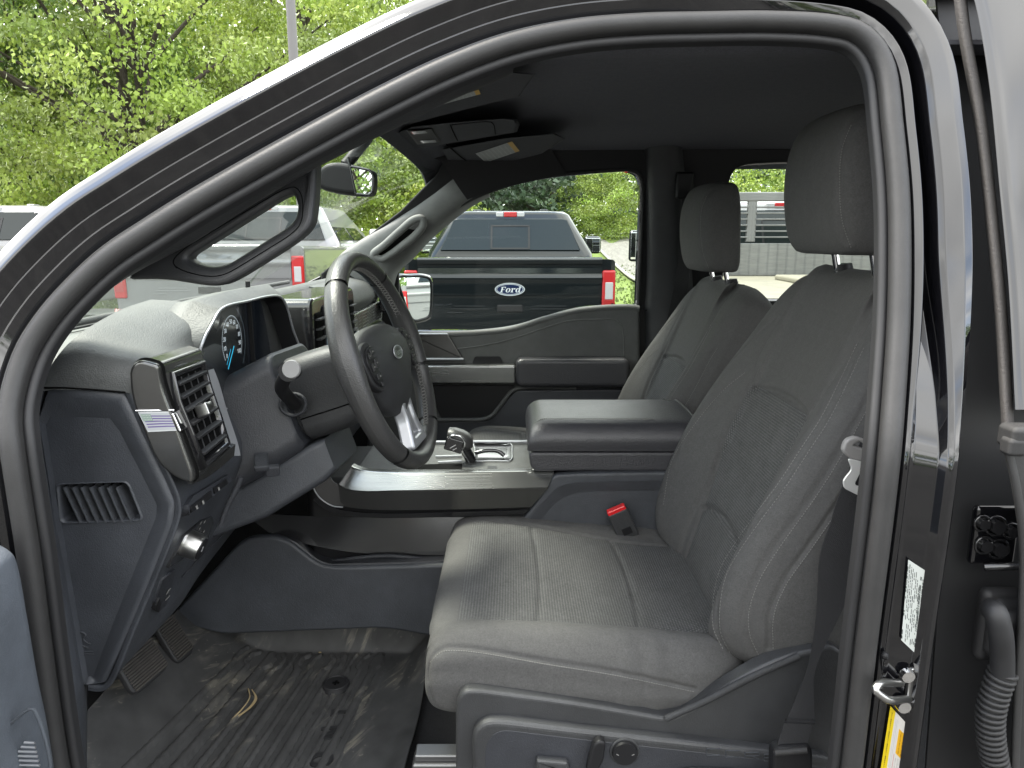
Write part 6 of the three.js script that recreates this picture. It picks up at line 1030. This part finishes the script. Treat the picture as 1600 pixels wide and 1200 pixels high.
{
  let p = P(262, 15); tree('maple_tree', 'large bright green maple in leaf left of the windshield pillar', p.x, p.z, { h: 9, tr: .20, cy: 5.2, rx: 4.6, rz: 3.4, ry: 4.2, clumps: 340, cr: .58, per: 300, leaf: .088, col: MAPLE, col2: MAPLE2, every: 7, droop: .5 });
  p = P(60, 17.5); tree('maple_tree', 'second bright green maple at the upper left corner', p.x, p.z, { h: 9, tr: .17, cy: 5.6, rx: 4.4, rz: 3, ry: 4.6, clumps: 230, cr: .75, per: 210, leaf: .10, col: MAPLE, col2: DEEP, droop: .4 });
  p = P(490, 22); tree('maple_tree', 'bright green tree seen through the windshield top', p.x, p.z, { h: 10, tr: .2, cy: 5.4, rx: 3.6, rz: 3, ry: 4.8, clumps: 170, cr: .9, per: 130, leaf: .16, col: MAPLE, col2: MAPLE2, droop: .4 });
  p = P(330, 26); tree('background_tree', 'deeper green tree standing behind the large maple', p.x, p.z, { h: 12, tr: .25, cy: 6.2, rx: 7, rz: 3, ry: 6, clumps: 150, cr: 1.2, per: 80, leaf: .32, col: DEEP, col2: MAPLE, group: 'woodland behind the lot' });
  p = P(-80, 27); tree('background_tree', 'deeper green tree behind the corner maple', p.x, p.z, { h: 12, tr: .25, cy: 5.6, rx: 7, rz: 3, ry: 5.6, clumps: 130, cr: 1.2, per: 80, leaf: .32, col: DEEP, col2: BRUSH, group: 'woodland behind the lot' });
  // conifers beyond the black truck
  [[752, 38, 9.5], [800, 42, 11], [846, 40, 10], [884, 46, 12], [930, 52, 14], [700, 44, 12], [1000, 55, 14], [650, 34, 9]].forEach(([u, d, h], i) => { const q = P(u, d); tree('pine_tree', `dark pine beyond the black truck, ${['first', 'second', 'third', 'fourth', 'fifth', 'sixth', 'seventh', 'eighth'][[2, 3, 4, 5, 6, 1, 7, 0][i]]} from the left in the pine line`, q.x, q.z, { h, tr: .2, cy: h * .48, rx: 2.5, ry: h * .5, clumps: 70, cr: .8, per: 60, leaf: .34, col: CONE, col2: CONE2, cone: true, flat: .35, droop: .1, cat: 'pine tree', group: 'pines beyond the road' }); });
  // round leafy shrubs along the road and behind the trucks
  const sh = [[925, 40, 2.0, 'beside the road bend'], [962, 38, 2.3, 'behind the road bend'], [1003, 38, 2.6, 'right of the road bend'], [893, 44, 1.8, 'above the black truck roof corner'], [672, 19, 1.5, 'yellow at the foot of the far pillar'], [640, 19, 1.9, 'behind the far pillar handle'], [590, 20, 2.1, 'between the silver truck and the pillar'], [480, 24, 2.2, 'behind the silver truck roof'], [1160, 26, 3.4, 'in the rear window corner'], [1230, 28, 3.6, 'behind the driver head restraint'], [1330, 27, 3.4, 'hidden edge of the rear window'], [712, 26, 1.2, 'left of the black truck roof']];
  sh.forEach(([u, d, r, where]) => { const q = P(u, d); tree('leafy_shrub', `round yellow green shrub ${where}`, q.x, q.z, { h: r, trunk: false, cy: r * .8, rx: r * 1.05, ry: r, clumps: 80, cr: .5 * r / 2.2, per: 120, leaf: .105, col: LIME, col2: MAPLE, cat: 'shrub', group: 'shrubs along the bank' }); });
  [[30, 19, 1.5], [110, 18.5, 1.3], [170, 20, 1.6], [-30, 20, 1.7], [240, 21, 1.5]].forEach(([u, d, r], i) => { const q = P(u, d); tree('brush_shrub', `tangled olive brush below the maples, ${['left of the white truck roof', 'above the white truck roof', 'against the pillar edge', 'at the picture edge', 'behind the pillar'][i]}`, q.x, q.z, { h: r, trunk: false, cy: r * .8, rx: r * 1.2, ry: r, clumps: 46, cr: .5, per: 60, leaf: .13, col: BRUSH, col2: DEEP, cat: 'shrub', group: 'brush under the maples' }); });
  // trees behind the viewer, mirrored in glass and paint
  [[-16, 30, 8], [-7, 32, 9], [3, 31, 7.5], [12, 32, 9], [21, 29, 8], [30, -4, 9], [31, -13, 10], [29, 6, 8]].forEach(([x, z, h], i) => tree('background_tree', `dark tree of the row behind the viewer, ${['first', 'second', 'third', 'fourth', 'fifth', 'sixth', 'seventh', 'eighth'][i]} along the row`, x, z, { h, tr: .2, cy: h * .5, rx: 5, rz: 3, ry: h * .5, clumps: 70, cr: 1.2, per: 110, leaf: .22, col: DEEP, col2: MAPLE, group: 'trees behind the viewer' }));
}
{ // tall dense wood far behind closes the view under the crowns
  const L = []; for (let i = 0; i < 26000; i++) { const x = rr(-60, 55), d = rr(58, 72), y = Math.pow(rnd(), .8) * (9 + 5 * vnoise(x * .15, 3, 1) + 3 * vnoise(x * .6, 8, 2)); const k = rr(.5, 1.3), c = vnoise(x * .2, y * .3, 5) > .5 ? MAPLE : CONE2; L.push([V(x, hillY(x, dz(d)) + y, dz(d)), rr(.6, 1.2), c.map(v => v * k), .2]); }
  const w = put(scene, 'far_woodland', leaves(L), leafM); w.userData = { kind: 'stuff', label: 'mixed green woodland far behind the trucks', category: 'woodland' };
}
{ // grass tufts on the bank nearest the lot
  const L = []; for (let i = 0; i < 30000; i++) { const x = rr(-14, 14), z = -9.7 - Math.pow(rnd(), 1.5) * 14, k = rr(.7, 1.3); L.push([V(x, hillY(x, z), z), rr(.05, .12), [.11 * k, .155 * k, .03 * k], -1.2]); }
  const w = put(scene, 'bank_grass', leaves(L), leafM); w.userData = { kind: 'stuff', label: 'short bright grass on the bank behind the lot', category: 'grass' };
}
renderer.render(scene, camera);
